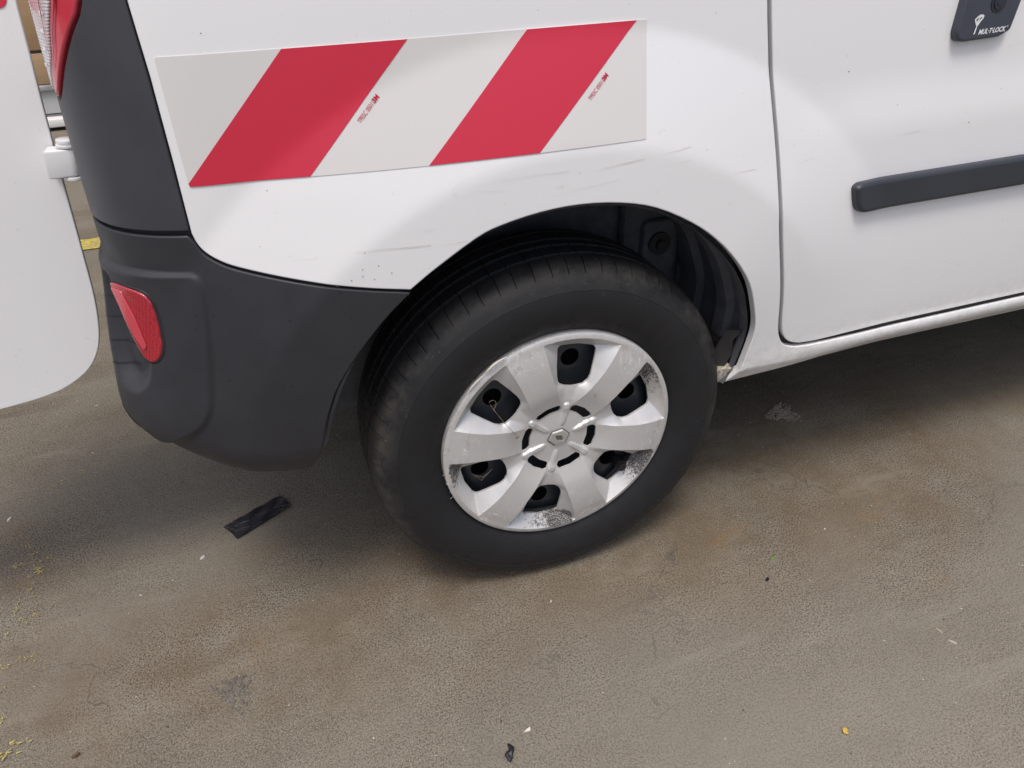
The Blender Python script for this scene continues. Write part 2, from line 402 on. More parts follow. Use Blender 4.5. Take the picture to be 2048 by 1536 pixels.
def text_obj(name, body, size, origin, angle, mat, parent, d=.0015, shear=0., squeeze=1., bold=0., fn=off_body, th=0.0004, fit=None):
    cu = bpy.data.curves.new('t', 'FONT'); cu.body = body; cu.size = size; cu.shear = shear; cu.offset = bold; cu.resolution_u = 3
    to = bpy.data.objects.new('t', cu); C.objects.link(to); bpy.context.view_layer.update()
    me = bpy.data.meshes.new_from_object(to.evaluated_get(bpy.context.evaluated_depsgraph_get()))
    bpy.data.objects.remove(to); bpy.data.curves.remove(cu)
    V = np.array([v.co[:2] for v in me.vertices]); F = [tuple(p.vertices) for p in me.polygons]
    if fit: squeeze = fit/(V[:, 0].max()-V[:, 0].min())
    V[:, 0] = (V[:, 0]-V[:, 0].min())*squeeze
    ca, sa = math.cos(angle), math.sin(angle)
    s = origin[0]+V[:, 0]*ca-V[:, 1]*sa; z = origin[1]+V[:, 0]*sa+V[:, 1]*ca
    P = W(s, z, fn, d); bpy.data.meshes.remove(me)
    o = mesh(name, P, F, mat, parent, smooth=False)
    n = np.array(o.data.polygons[0].normal)
    if n[1] > 0: o.data.flip_normals()
    return o

# ------------------------------------------------------------------ ground
bm = bmesh.new(); bmesh.ops.create_grid(bm, x_segments=40, y_segments=40, size=60)
ground = bm_obj('ground', bm, GROUND); tag(ground, kind='structure')

# ------------------------------------------------------------------ the van
van = thing('van', 'white delivery van parked with its right rear door swung open and a dented silver hubcap', 'van')
ARCH = [(.3075, .3495), (.3206, .3793), (.327, .4205), (.3285, .4665), (.3169, .5077), (.2945, .5601), (.261, .6066), (.221, .6471), (.1762, .6796), (.1188, .709), (.0653, .7235), (.007, .7297), (-.0491, .7275), (-.1042, .7178), (-.1384, .7056), (-.1936, .6736), (-.2285, .6501)]
LOW = [(-.4735, .7486), (-.4705, .736), (-.4633, .7245), (-.4481, .7134), (-.4271, .7038), (-.3832, .6891), (-.3321, .6748), (-.2785, .6608), (-.2285, .6501)]
GAP = [(.235, 1.72), (.245, 1.30), (.262, 1.05), (.2747, .9498), (.2895, .8654), (.3075, .7615), (.3265, .6518), (.3575, .5373), (.374, .4657), (.385, .4368), (.4000, .4200), (.422, .4125), (.4491, .4105)]
quarter = [(-.50, 1.72), (-.492, 1.3), (-.4785, .99), (-.4745, .92), (-.4732, .83)]+cr(LOW, 3)[:-1]+list(reversed(cr(ARCH, 3)))+[(.49, .3715), (.70, .3695), (1.0, .366), (2.25, .364), (2.25, .4105), (1.4, .4105), (.9, .4105)]+list(reversed(cr(GAP[:-1], 4)+[GAP[-1]]))
panel('quarter_panel', quarter, PAINT, van, step=.009, dens=.006)
DG = .0062
doorp = [(a+DG, b) for a, b in GAP[:8]]+[(.3805, .4657), (.3915, .4400), (.4070, .4255), (.427, .4185), (.455, .4165)]
door = cr(doorp[:-1], 4)+[doorp[-1]]+[(.9, .4165), (1.35, .4165), (1.35, 1.72)]
slide = panel('sliding_door', door, PAINT, van, step=.012, dens=.006)
panel('front_door', [(1.357, 1.72), (1.357, .4165), (2.25, .4165), (2.25, 1.1), (1.9, 1.72)], PAINT, van, step=.03, dens=.03)

# dark flange behind the shut lines
def inset_strip(name, pts, wd, mat, d):
    P = np.array(cr(pts, 4)); t = np.gradient(P, axis=0); t /= np.hypot(t[:, 0], t[:, 1])[:, None]; n = np.stack([-t[:, 1], t[:, 0]], -1)*wd
    A = W(P[:, 0]+n[:, 0], P[:, 1]+n[:, 1], off_body, d); B = W(P[:, 0]-n[:, 0], P[:, 1]-n[:, 1], off_body, d); k = len(P)
    return mesh(name, np.vstack([A, B]), [(i, i+1, k+i+1, k+i) for i in range(k-1)], mat, van)
inset_strip('door_seal', [(a+DG/2, b) for a, b in GAP]+[(.9, .4135), (1.4, .4135), (2.2, .4135)], .013, SEAL, -.010)
inset_strip('bumper_joint', [(-.75, .7485), (-.60, .7485), (-.50, .7485), (-.476, .7475), (-.4695, .731)]+[(a, b-.0015) for a, b in LOW[2:]], .010, SEAL, -.007)
inset_strip('trim_joint', [(-.4745, .745), (-.4745, .83), (-.476, .92), (-.480, .99), (-.4935, 1.3)], .008, SEAL, -.006)

# rear bumper
low_b = [(a-.0005, b-.0034) for a, b in LOW]
BR = [(-.2285, .6460), (-.2614, .6177), (-.2914, .5859), (-.3189, .5523), (-.3426, .5163), (-.3622, .4690), (-.3780, .4146), (-.3885, .3905), (-.3985, .3765), (-.4150, .3735), (-.441, .3775), (-.4876, .3835), (-.525, .396), (-.56, .418), (-.60, .443), (-.66, .458), (-.80, .46), (-1.25, .46)]
bump_poly = [(-1.25, .7455), (-.60, .7455), (-.4790, .7455), (-.4745, .7395)]+cr(low_b, 3)[3:-1]+cr(BR, 3)
bumper = panel('rear_bumper', bump_poly, PLAST, van, fn=off_recess, step=.0034, dens=.004, thick=.010, edge=.0026)
# corner trim column and upper pillar
LAMP = [(-.500, 1.30), (-.505, 1.16), (-.517, 1.06), (-.5344, .9935), (-.5577, .9655), (-.5797, .9405), (-.608, .9078), (-.6265, .893), (-.645, .889), (-.67, .893), (-.78, .915)]
trim = [(-.4755, .7515), (-.4757, .83), (-.4770, .92), (-.4808, .99), (-.4945, 1.30)]+[(a+.003, b-.002) for a, b in cr(LAMP, 3)]+[(-.78, .7515), (-.66, .7515)]
panel('corner_trim', trim, TRIM, van, step=.007, dens=.005, thick=.010, edge=.002)
panel('rear_pillar', [(-.503, 1.72), (-.497, 1.305), (-.78, 1.305), (-.78, 1.72)], PAINT, van, step=.03, dens=.02)
# tail lamp
LRED = simple('red_lamp_lens', (.55, .035, .06), .12, 0, 1, Coat_Roughness=.04)
LCLR = NT('clear_lamp_lens'); _o = LCLR.obj()
_st = LCLR.n('TexWave', wave_type='BANDS', bands_direction='Z', ins={'Vector': _o, 'Scale': 95., 'Distortion': 0.}).outputs['Fac']
LCLR.set(Base_Color=LCLR.mix(_st, (.60, .56, .57), (.70, .68, .69)), Roughness=.12, Coat_Weight=1., Coat_Roughness=.03, Metallic=.35, Normal=LCLR.bump(_st, .5, .002))
LCLR = LCLR.m
lamp_l = cr(LAMP, 3)
lamp = thing('tail_lamp', None, None); lamp.parent = van
del lamp
redp = [p for p in lamp_l if p[0] > -.6266]
red_in = [(-.6275, .905), (-.6160, .925), (-.6029, .9388), (-.591, .964), (-.574, .9928), (-.562, 1.06), (-.556, 1.16), (-.553, 1.30)]
LF = lambda s, z: off_body(s, z)+.003
tl = panel('tail_lamp', redp+red_in, LRED, van, fn=LF, step=.006, dens=.004, thick=.012, edge=.003)
ci = [(a-.0035, b-.001) for a, b in red_in[1:]]
cl = panel('clear_lens', [(-.6335, .903)]+ci+[(-.78, 1.30), (-.78, .930), (-.67, .903)], LCLR, tl, fn=LF, step=.008, dens=.005, thick=.010, edge=.002)
_o = bmesh.new()
for k in range(0, 26, 2):
    zz = .925+k*.009
    s0 = np.interp(zz, [.903, .925, .9388, .964, .9928, 1.06, 1.3], [-.636, -.6195, -.6075, -.596, -.579, -.567, -.558])
    P = W(np.array([s0-.006, s0-.014, s0-.014, s0-.006]), np.array([zz, zz, zz+.0035, zz+.0035]), LF, .0012)
    _o.faces.new([_o.verts.new(p) for p in P])
bm_obj('lens_ribs', _o, simple('lens_rib_glass', (.85, .84, .86), .1), tl, None)
_o = bmesh.new()
pts = [(a+.010, b) for a, b in red_in[1:]]
ribbon(_o, pts, .006, LF, .0016); bm_obj('lens_edge', _o, simple('dark_red_edge', (.22, .006, .014), .15), tl)

# red rear reflector in the bumper
RP = [(-.6085, .676), (-.59, .6785), (-.5745, .6776), (-.556, .6755), (-.5458, .6718), (-.5400, .662), (-.5371, .6407), (-.5366, .6079), (-.540, .594), (-.5475, .584), (-.5573, .5807), (-.566, .5865), (-.578, .6146), (-.5915, .6441)]
RPs = rounded(RP, .004, 2)
RL = NT('red_reflector_lens'); _o = RL.obj()
_v = RL.n('TexVoronoi', ins={'Vector': _o, 'Scale': 330., 'Randomness': .15}).outputs['Distance']
RL.set(Base_Color=RL.mix(RL.rng(_v, .2, .6), (.50, .010, .028), (.25, .004, .014)), Roughness=.10, Coat_Weight=1., Coat_Roughness=.05, Normal=RL.bump(_v, .35, .0012)); RL = RL.m
RL2 = simple('red_smooth_lens', (.50, .045, .065), .16, 0, 1, Coat_Roughness=.08)
rf = panel('rear_reflector', RPs, RL, van, fn=off_bumper, step=.004, dens=.003, d=.0035, thick=.012, edge=.003)
inner_r = [(-.603, .672), (-.582, .672), (-.566, .640), (-.5560, .604), (-.5615, .597), (-.574, .621), (-.588, .648)]
panel('lens_window', rounded(inner_r, .004, 3), RL2, rf, fn=off_bumper, step=.005, d=.0052, thick=.002, edge=.001)
panel('reflector_housing', [tuple(q) for q in (np.array(RPs)+vnorm2(np.array(RPs))*.0030)], SEAL, van, fn=off_bumper, step=.006, dens=.003, d=.0012, thick=.026, edge=.002)
# dark bezel round the reflector
_o = bmesh.new()
ring = [((a+.5675)*1.0-.5675, b) for a, b in RPs]; Pn = np.array(ring); nn = vnorm2(Pn)
A = W(*(Pn+nn*.0012).T, off_bumper, .0012); B = W(*(Pn+nn*.0038).T, off_bumper, .0008)
va = [_o.verts.new(p) for p in A]; vb = [_o.verts.new(p) for p in B]
for i in range(len(va)): j = (i+1) % len(va); _o.faces.new((va[i], va[j], vb[j], vb[i]))
_o.free()
# grooves in the recess beside it
_o = bmesh.new()
for zz, s0, s1 in ((.640, -.655, -.602), (.612, -.655, -.592), (.580, -.655, -.584), (.548, -.655, -.600)):
    ribbon(_o, [(s0, zz), ((s0+s1)/2, zz+.003), (s1, zz+.009)], .0018, off_recess, .0012)
tag(bm_obj('bumper_grooves', _o, SEAL, van), kind='stuff')
_o = bmesh.new()
for (s_, z_) in ((-.640, .462),):
    P = [W(np.array([s_+.020*math.cos(a)-.2*.016*math.sin(a)]), np.array([z_+.013*math.sin(a)-.35*.020*math.cos(a)]), off_bumper, .0012)[0] for a in np.linspace(0, 2*math.pi, 20, endpoint=False)]
    _o.faces.new([_o.verts.new(p) for p in P])
bm_obj('tow_cover', _o, simple('tow_cover_plastic', (.016, .017, .020), .7), van)

# hazard sticker with its stripes and print
SZ0, SZ1 = .8030, .9395
st = panel('hazard_sticker', rounded([(-.4650, SZ1), (-.4620, SZ0), (.0975, SZ0), (.1030, SZ1)], .003, 2), STW, van, step=.012, dens=.008, d=.0008, thick=.0007, edge=.0002)
for q in ([(-.4618, SZ0+.004), (-.4610, SZ0+.0003), (-.3270, SZ0+.0003), (-.1960, SZ1-.0003), (-.3340, SZ1-.0003)],
          [(-.1890, SZ0+.0003), (-.0500, SZ0+.0003), (.0890, SZ1-.0003), (-.0535, SZ1-.0003)]):
    panel('red_stripe', q, STR, st, step=.012, dens=.008, d=.0013, thick=.0004, edge=.0002)
TR = simple('red_print', (.50, .005, .035), .5)
for (a, b) in ((-.2640, .8565), (.0190, .8565)):
    text_obj('lettering', 'TPESC 05011', .0074, (a+.003, b-.0005), R(45.5), TR, st, d=.0016, bold=.0, fit=.0278)
    text_obj('lettering', '3M', .0076, (a+.003+.0280*.7009, b-.0005+.0280*.7133), R(45.5), TR, st, d=.0016, bold=.00025, fit=.0085)

# scratches on the quarter panel
_o = bmesh.new()
for P, wd in (([(-.3021, .7115), (-.2596, .7112), (-.1972, .7069)], .0011), ([(-.1883, .7036), (-.150, .7050)], .0009), ([(.02, .7715), (.055, .776), (.095, .779)], .0010),
              ([(.120, .781), (.165, .786)], .0010), ([(-.118, .775), (-.065, .7775), (-.01, .776)], .0006), ([(.13, .765), (.166, .769)], .0006), ([(.233, .742), (.272, .742)], .0010),
              ([(-.152, .7820), (-.165, .772), (-.160, .764)], .0006), ([(-.143, .767), (-.10, .763)], .0005), ([(-.10, .742), (-.098, .748)], .0012), ([(-.03, .757), (-.018, .758)], .0013),
              ([(-.21, .726), (-.19, .7265)], .0007), ([(-.05, .744), (.0, .751), (.06, .756)], .0004), ([(-.37, .708), (-.335, .708)], .0004), ([(.345, .738), (.375, .742)], .0007),
              ([(.52, .756), (.568, .758)], .0011), ([(.75, .872), (.70, .862)], .0004), ([(.60, .52), (.63, .525)], .0008), ([(.55, .545), (.57, .546)], .0007), ([(.70, .49), (.725, .496)], .0008)):
    ribbon(_o, P, wd*.5)
tag(bm_obj('scratches', _o, SCR, van, None), kind='stuff')
_o = bmesh.new()
for k in range(45):
    s_, z_ = rng.uniform(-.45, 1.0), rng.uniform(.42, .98)
    if math.hypot(s_, z_-.312) < .44 or (SZ0-.01 < z_ < SZ1+.01 and s_ < .12) or (z_ < .70 and s_ < -.2): continue
    r_ = rng.choice([.0004, .0005, .0006, .0009]); P = [W(np.array([s_+r_*1.4*math.cos(a)]), np.array([z_+r_*math.sin(a)]), off_body, .0009)[0] for a in np.linspace(0, 2*math.pi, 6, endpoint=False)]
    _o.faces.new([_o.verts.new(p) for p in P])
for (s_, z_) in ((-.285, .688), (-.265, .690), (-.286, .679), (-.30, .676), (-.25, .678), (-.272, .673), (-.318, .671)):
    r_ = .0008; P = [W(np.array([s_+r_*math.cos(a)]), np.array([z_+r_*math.sin(a)]), off_body, .0009)[0] for a in np.linspace(0, 2*math.pi, 6, endpoint=False)]
    _o.faces.new([_o.verts.new(p) for p in P])
tag(bm_obj('paint_chips', _o, simple('dark_chip', (.12, .10, .09), .8), van, None), kind='stuff')

# rub strip and lock cover on the sliding door
rs = rounded([(.4700, .6470), (.4570, .6900), (.4660, .6955), (1.30, .6965), (1.33, .6500), (.800, .6465)], [.020, .010, .008, .006, .010, 0], 5)
panel('rub_strip', rs, STRIPT, slide, step=.008, dens=.005, d=.014, thick=.015, edge=.007)
RB = [(.5870, .8905), (.5925, .880), (.604, .8775), (.6683, .8795), (.6872, .8875), (.7000, .960), (.7000, 1.035), (.690, 1.048), (.606, 1.046), (.594, 1.035), (.5905, .94)]
LOCKM = mat_plastic('lock_cover_plastic', (.045, .050, .068), False, (.38, .5))
lc = panel('lock_cover', rounded(RB, .004, 3), LOCKM, slide, step=.006, dens=.004, d=.012, thick=.013, edge=.0045)
text_obj('lettering', 'MUL·T·LOCK', .0090, (.6258, .8862), R(1.5), PRINT, lc, d=.0127, shear=.25, bold=.00035, fit=.0500)
text_obj('lettering', '®', .0036, (.6765, .8925), R(2), PRINT, lc, d=.0127)
_o = bmesh.new()
def flat(pts, d=.0127):
    P = W(np.array([q[0] for q in pts], float), np.array([q[1] for q in pts], float), off_body, d); _o.faces.new([_o.verts.new(p) for p in P])
kx, kz = .6165, .8868
for q in ([(0, 0), (.0035, .0005), (.0052, .0125), (.0030, .0125)], [(.0016, .0125), (.0062, .0125), (.0095, .0175), (-.0025, .0190)],
          [(-.0025, .0190), (.0010, .0178), (-.0005, .0215), (.0045, .0240), (.0020, .0262), (-.0040, .0220)], [(.0045, .0178), (.0095, .0175), (.0140, .0222), (.0150, .0262), (.0120, .0240)],
          [(.0020, .0262), (.0045, .0240), (.0120, .0240), (.0150, .0262), (.0120, .0278), (.0060, .0282)], [(.0010, .0178), (.0045, .0178), (.0080, .0240), (.0055, .0240)]):
    flat([(kx+a*.85, kz+b*.9) for a, b in q])
bm_obj('key_symbol', _o, PRINT, lc, None)
_o = bmesh.new(); P0 = Vector(W(np.array([.650]), np.array([.9265]), off_body, .012)[0]); 
for (r_, h0, h1) in ((.0135, -.002, .0015), (.0095, -.002, .0030), (.0050, 0, .0036)): cyl(_o, P0+Vector((0, -h0, 0)), P0+Vector((0, -h1, 0)), r_, 32)
bm_obj('lock_cylinder', _o, simple('lock_ring', (.03, .032, .045), .4), lc)
# ------------------------------------------------------------------ wheel well
a2 = cr(ARCH+BR[1:7], 3); well = []
cx, cz = 0., .312
rows = [(-.030, -.004, 0), (.000, .0, 0), (.012, .003, 0), (.020, .016, 0), (.050, .018, 0), (.056, .005, 0), (.085, .004, 0), (.092, .019, 0), (.150, .020, 0), (.158, .008, 0), (.235, .006, 0)]
vs = []; n = len(a2)
def lipy(s, z): return float(W(np.array([s]), np.array([z]), off_body if s > -.23 else off_bumper, 0)[0][1])
for y, dr, _ in rows:
    for s, z in a2:
        rd = math.hypot(s, z-cz); k = min(1, max(0, (y+.03)/.05)); w_ = math.sin(s*31+z*17)*.004*k
        back = 1-.05*k*(1 if s < -.2 else 0)
        q = (rd*back+dr*(1 if s > -.2 else .3)-.003+w_)/rd
        yy = max(y, lipy(s, z)+.012) if y < -.0 else y+max(0, lipy(s, z)*.3)
        vs.append((s*q, yy, cz+(z-cz)*q))
fs = [(j*n+i, j*n+i+1, (j+1)*n+i+1, (j+1)*n+i) for j in range(len(rows)-1) for i in range(n-1)]
liner = mesh('wheel_arch_liner', vs, fs, LINER, van, sharp=30)
bm = bmesh.new()
box(bm, (-.46, .235, .30), (.46, .25, .80)); box(bm, (.20, .205, .44), (.315, .236, .66), .01)
box(bm, (.325, .215, .30), (.40, .236, .72), .01)
wi = bm_obj('inner_arch', bm, LINER, van)
bm = bmesh.new(); box(bm, (.232, .190, .46), (.302, .207, .585), .012); bm_obj('arch_bracket', bm, LINER, wi)
bm = bmesh.new(); cyl(bm, (.263, .191, .543), (.263, .184, .543), .021, 28); cyl(bm, (.263, .186, .543), (.263, .176, .543), .010, 6)
bm_obj('arch_bolt', bm, mat_dark('dusty_bolt', (.03, .028, .028), .7), wi)
bm = bmesh.new(); cyl(bm, (.33, .16, .395), (.42, .13, .40), .018, 16); cyl(bm, (.33, .16, .395), (.30, .20, .39), .012, 12)
bm_obj('brake_hose_bracket', bm, mat_dark('dusty_bracket', (.045, .038, .030), .8), van)
# torn flap of liner at the sill end and dirty sill end
bm = bmesh.new()
P = [(.322, -.004, .455), (.312, .004, .432), (.319, .010, .40), (.308, .012, .374), (.288, .030, .370), (.300, .03, .41), (.308, .02, .445)]
A = [bm.verts.new(p) for p in P]; B = [bm.verts.new((p[0]+.006, p[1]+.004, p[2])) for p in P]
bm.faces.new(A); bm.faces.new(B)
for i in range(len(P)): j = (i+1) % len(P); bm.faces.new((A[i], A[j], B[j], B[i]))
bm_obj('liner_flap', bm, UNDER, van, 20)
DIRT = NT('dirty_sill_end'); _o = DIRT.obj()
DIRT.set(Base_Color=DIRT.mix(DIRT.rng(DIRT.noise(_o, 160, 5, .8), .42, .62), (.50, .47, .40), (.16, .12, .08)), Roughness=.85, Normal=DIRT.bump(DIRT.noise(_o, 200, 4), .5, .001)); DIRT = DIRT.m
bm = bmesh.new()
g = [(.283, .018, .3445), (.283, .018, .372), (.318, -.003, .380), (.318, .0045, .3500)]
A = [bm.verts.new(p) for p in g]; B = [bm.verts.new((p[0]+.004, p[1]+.05, p[2])) for p in g]
bm.faces.new(A); bm.faces.new(list(reversed(B)))
for i in range(4): j = (i+1) % 4; bm.faces.new((A[i], B[i], B[j], A[j]))
bm_obj('sill_end', bm, DIRT, van, 20)
# under the sill, floor, silencer, far side, roof
bm = bmesh.new(); box(bm, (.31, .035, .345), (2.25, .09, .41)); box(bm, (.42, .06, .33), (2.3, 1.66, .40)); box(bm, (-.57, .30, .36), (.42, 1.42, .44)); box(bm, (-.57, .24, .42), (-.36, .32, .75))
bm_obj('underbody', bm, UNDER, van)
bm = bmesh.new(); cyl(bm, (0, .12, .31), (0, 1.62, .31), .035, 20); box(bm, (-.12, .24, .27), (.10, .30, .40), .01); cyl(bm, (-.02, .28, .33), (.38, .28, .36), .030, 16); bm_obj('rear_axle', bm, UNDER, van)
bm = bmesh.new(); cyl(bm, (-.47, .34, .36), (-.33, 1.2, .36), .085, 28); bm_obj('silencer', bm, UNDER, van)
# dark inner bumper return and splash shield behind the bumper edge
bm = bmesh.new()
P = [(-.255, .07, .63), (-.300, .06, .60), (-.345, .05, .545), (-.372, .05, .49), (-.388, .05, .44), (-.375, .12, .42), (-.335, .15, .47), (-.315, .16, .52), (-.285, .17, .53), (-.262, .16, .575)]
A = [bm.verts.new(p) for p in P]; B = [bm.verts.new((p[0]-.02, p[1]+.01, p[2]+.004)) for p in P]
bm.faces.new(A); bm.faces.new(list(reversed(B)))
for i in range(len(P)): j = (i+1) % len(P); bm.faces.new((A[i], A[j], B[j], B[i]))
bm_obj('splash_shield', bm, LINER, van, 30)
bm = bmesh.new()
box(bm, (-.50, .16, 1.712), (1.9, 1.58, 1.74), .01)
bm_obj('roof', bm, PAINT, van)
bm = bmesh.new(); box(bm, (-.575, 1.74, .42), (2.25, 1.765, 1.72), .008); bm_obj('left_side', bm, PAINT, van)
bm = bmesh.new(); box(bm, (-.56, .22, .50), (1.3, 1.70, .53)); box(bm, (1.28, .10, .45), (1.30, 1.72, 1.71)); bm_obj('load_floor', bm, UNDER, van)
bm = bmesh.new(); box(bm, (-.60, .92, .55), (-.565, 1.62, 1.70), .01); bm_obj('left_rear_door', bm, PAINT, van)
bm = bmesh.new(); box(bm, (-.628, .42, .47), (-.575, 1.66, .66), .02); bm_obj('bumper_centre', bm, PLAST, van)
# cab in front (outside the picture)
bm = bmesh.new()
pr = [(2.255, .40), (3.35, .40), (3.42, .55), (3.40, .85), (3.20, .98), (2.75, 1.08), (2.30, 1.60), (2.255, 1.68)]
A = [bm.verts.new((x, .03, z)) for x, z in pr]; B = [bm.verts.new((x, 1.72, z)) for x, z in pr]
bm.faces.new(A); bm.faces.new(list(reversed(B)))
for i in range(len(pr)): j = (i+1) % len(pr); bm.faces.new((A[i], B[i], B[j], A[j]))
bm_obj('front_body', bm, PAINT, van, 20)

# ------------------------------------------------------------------ open rear door and its hinge
def dmap(s, z, fn, d):
    y = .165+.25*np.maximum(0, z-.75)**2*.3; return np.stack([s, y-d, z+0*s], -1)
DR = [(-.555, 1.70), (-.572, 1.35), (-.595, 1.08), (-.603, .985), (-.617, .819), (-.627, .687), (-.6335, .613), (-.6440, .560), (-.6585, .527), (-.680, .503), (-.714, .484), (-.75, .475), (-.802, .469), (-.90, .462), (-1.22, .455)]
rd = panel('rear_door', cr(DR, 4)+[(-1.24, .48), (-1.24, 1.70)], PAINT, van, step=.02, dens=.006, thick=.005, edge=.002, map_=dmap)
bm = bmesh.new(); box(bm, (-1.22, .178, .52), (-.70, .205, 1.68), .01); bm_obj('door_inner_skin', bm, PAINT, rd)
panel('red_marking', rounded([(-.60, 1.30), (-.6100, .990), (-.6150, .9785), (-.640, .975), (-.72, .975), (-.72, 1.30)], .006, 4), STR, rd, step=.03, dens=.01, thick=.0006, edge=.0002, d=.0009, map_=dmap)
HP = simple('hinge_paint', (.74, .74, .75), .32, 0, .6, Coat_Roughness=.1)
bm = bmesh.new()
lean = lambda z: -.598-(.832-z)*.10
def prism(bm, prof, z0, z1, bev=.0025):
    A = [bm.verts.new((x+lean(z0), y, z0)) for x, y in prof]; B = [bm.verts.new((x+lean(z1), y, z1)) for x, y in prof]
    fs = [bm.faces.new(list(reversed(A))), bm.faces.new(B)]
    for i in range(len(prof)): j = (i+1) % len(prof); fs.append(bm.faces.new((A[i], A[j], B[j], B[i])))
    es = list({e for f in (fs[0], fs[1]) for e in f.edges})
    if bev: bmesh.ops.bevel(bm, geom=es, offset=bev, segments=2, affect='EDGES', profile=.5)
arc = [(.0115*math.cos(a), .150+.0115*math.sin(a)) for a in np.linspace(-math.pi/2, math.pi*.6, 14)]
prism(bm, [(-.026, .1385)]+arc+[(-.026, .1640)], .7905, .8245)
hinge = bm_obj('door_hinge', bm, HP, rd, 40)
for nm, z0, z1, r_ in (('hinge_washer', .8250, .8290, .0125), ('hinge_cap', .8292, .8345, .0115), ('hinge_foot', .7855, .7900, .0120)):
    bm = bmesh.new(); cyl(bm, (lean(z0), .150, z0), (lean(z1), .150, z1), r_, 28)
    bmesh.ops.bevel(bm, geom=list(bm.edges), offset=.0008, segments=2, affect='EDGES', profile=.5)
    bm_obj(nm, bm, HP, hinge)
bm = bmesh.new(); prism(bm, [(.0125, .140), (.0155, .140), (.0205, .175), (.0150, .175)], .780, .8335, .001)
bm_obj('hinge_bracket', bm, simple('hinge_bracket_paint', (.30, .30, .33), .45), van)

# ------------------------------------------------------------------ wheel
wheel = bpy.data.objects.new('rear_wheel', None); C.objects.link(wheel); wheel.parent = van; wheel.location = (0, 0, .312)
def make_tyre():
    # (axial y, radius)
    out = [(.016, .198), (.008, .203), (.0035, .209), (-.002, .218), (-.0068, .232), (-.0092, .246), (-.0098, .258), (-.0092, .268), (-.0078, .2735), (-.0082, .2745), (-.0072, .2765), (-.0045, .284), (-.001, .2905), (.0035, .296), (.009, .3010), (.0155, .3053), (.022, .3083), (.029, .3102), (.036, .3113)]
    prof = [(y, r, 0, 0) for y, r in out]           # y, r, in_groove, sipe weight
    for i, (y, r, g, s_) in enumerate(prof):
        if .0000 <= y <= .040 and r > .29: prof[i] = (y, r, 0, 1)
    def rib(y0, y1, r):
        return [(y0, r, 0, 1), ((y0+y1)/2, r+.0002, 0, 1), (y1, r, 0, 1)]
    edges = [.040, .0475, .072, .0805, .0955, .104, .1285, .136]; rv = .3125
    prof.append((edges[0], rv-.0008, 0, 1))
    for k in range(0, 8, 2):
        a, b = edges[k], edges[k+1]
        prof += [(a+.0012, rv-.0065, 1, 0), (b-.0012, rv-.0065, 1, 0)]
        if k < 6: prof += rib(b, edges[k+2], rv if k else rv-.0002)
    prof.append((edges[7], rv-.0008, 0, 1))
    prof += [(.176-y, r, 0, 1 if (y >= 0 and r > .29) else 0) for y, r in reversed(out)]
    Np = 70; cols = [0, .055, .065, .10, .11, .40, .70]
    Y = np.array([p_[0] for p_ in prof]); Rr = np.array([p_[1] for p_ in prof]); S = np.array([p_[3] for p_ in prof])
    shoulder = np.clip((Rr-.296)/.004, 0, 1)*S
    slant = np.where(Y < .088, -(Y-.0)*.16/.04*.5, (Y-.176)*.16/.04*.5)
    slant = np.where((Y > .04) & (Y < .14), slant*.4, slant)
    V = []; nc = len(cols)
    for k in range(Np):
        jit = rng.uniform(-.06, .06)
        for ci_, u in enumerate(cols):
            ph = 2*math.pi/Np*(k+u+jit*(1 if 0 < u < .2 else 0)+slant*1.6)
            dep = (.0034 if ci_ in (2, 3) else 0)
            if ci_ in (2, 3): ph = ph
            r_ = Rr-dep*shoulder
            V.append(np.stack([r_*np.cos(ph), Y, r_*np.sin(ph)], -1))
    V = np.array(V); M = V.shape[1]; T = V.shape[0]; V = V.reshape(-1, 3)
    V[:, 2] = np.maximum(V[:, 2], -.3115)
    F = [(i*M+j, ((i+1) % T)*M+j, ((i+1) % T)*M+j+1, i*M+j+1) for i in range(T) for j in range(M-1)]
    return mesh('tyre', V, F, RUB, wheel, sharp=32)
make_tyre()

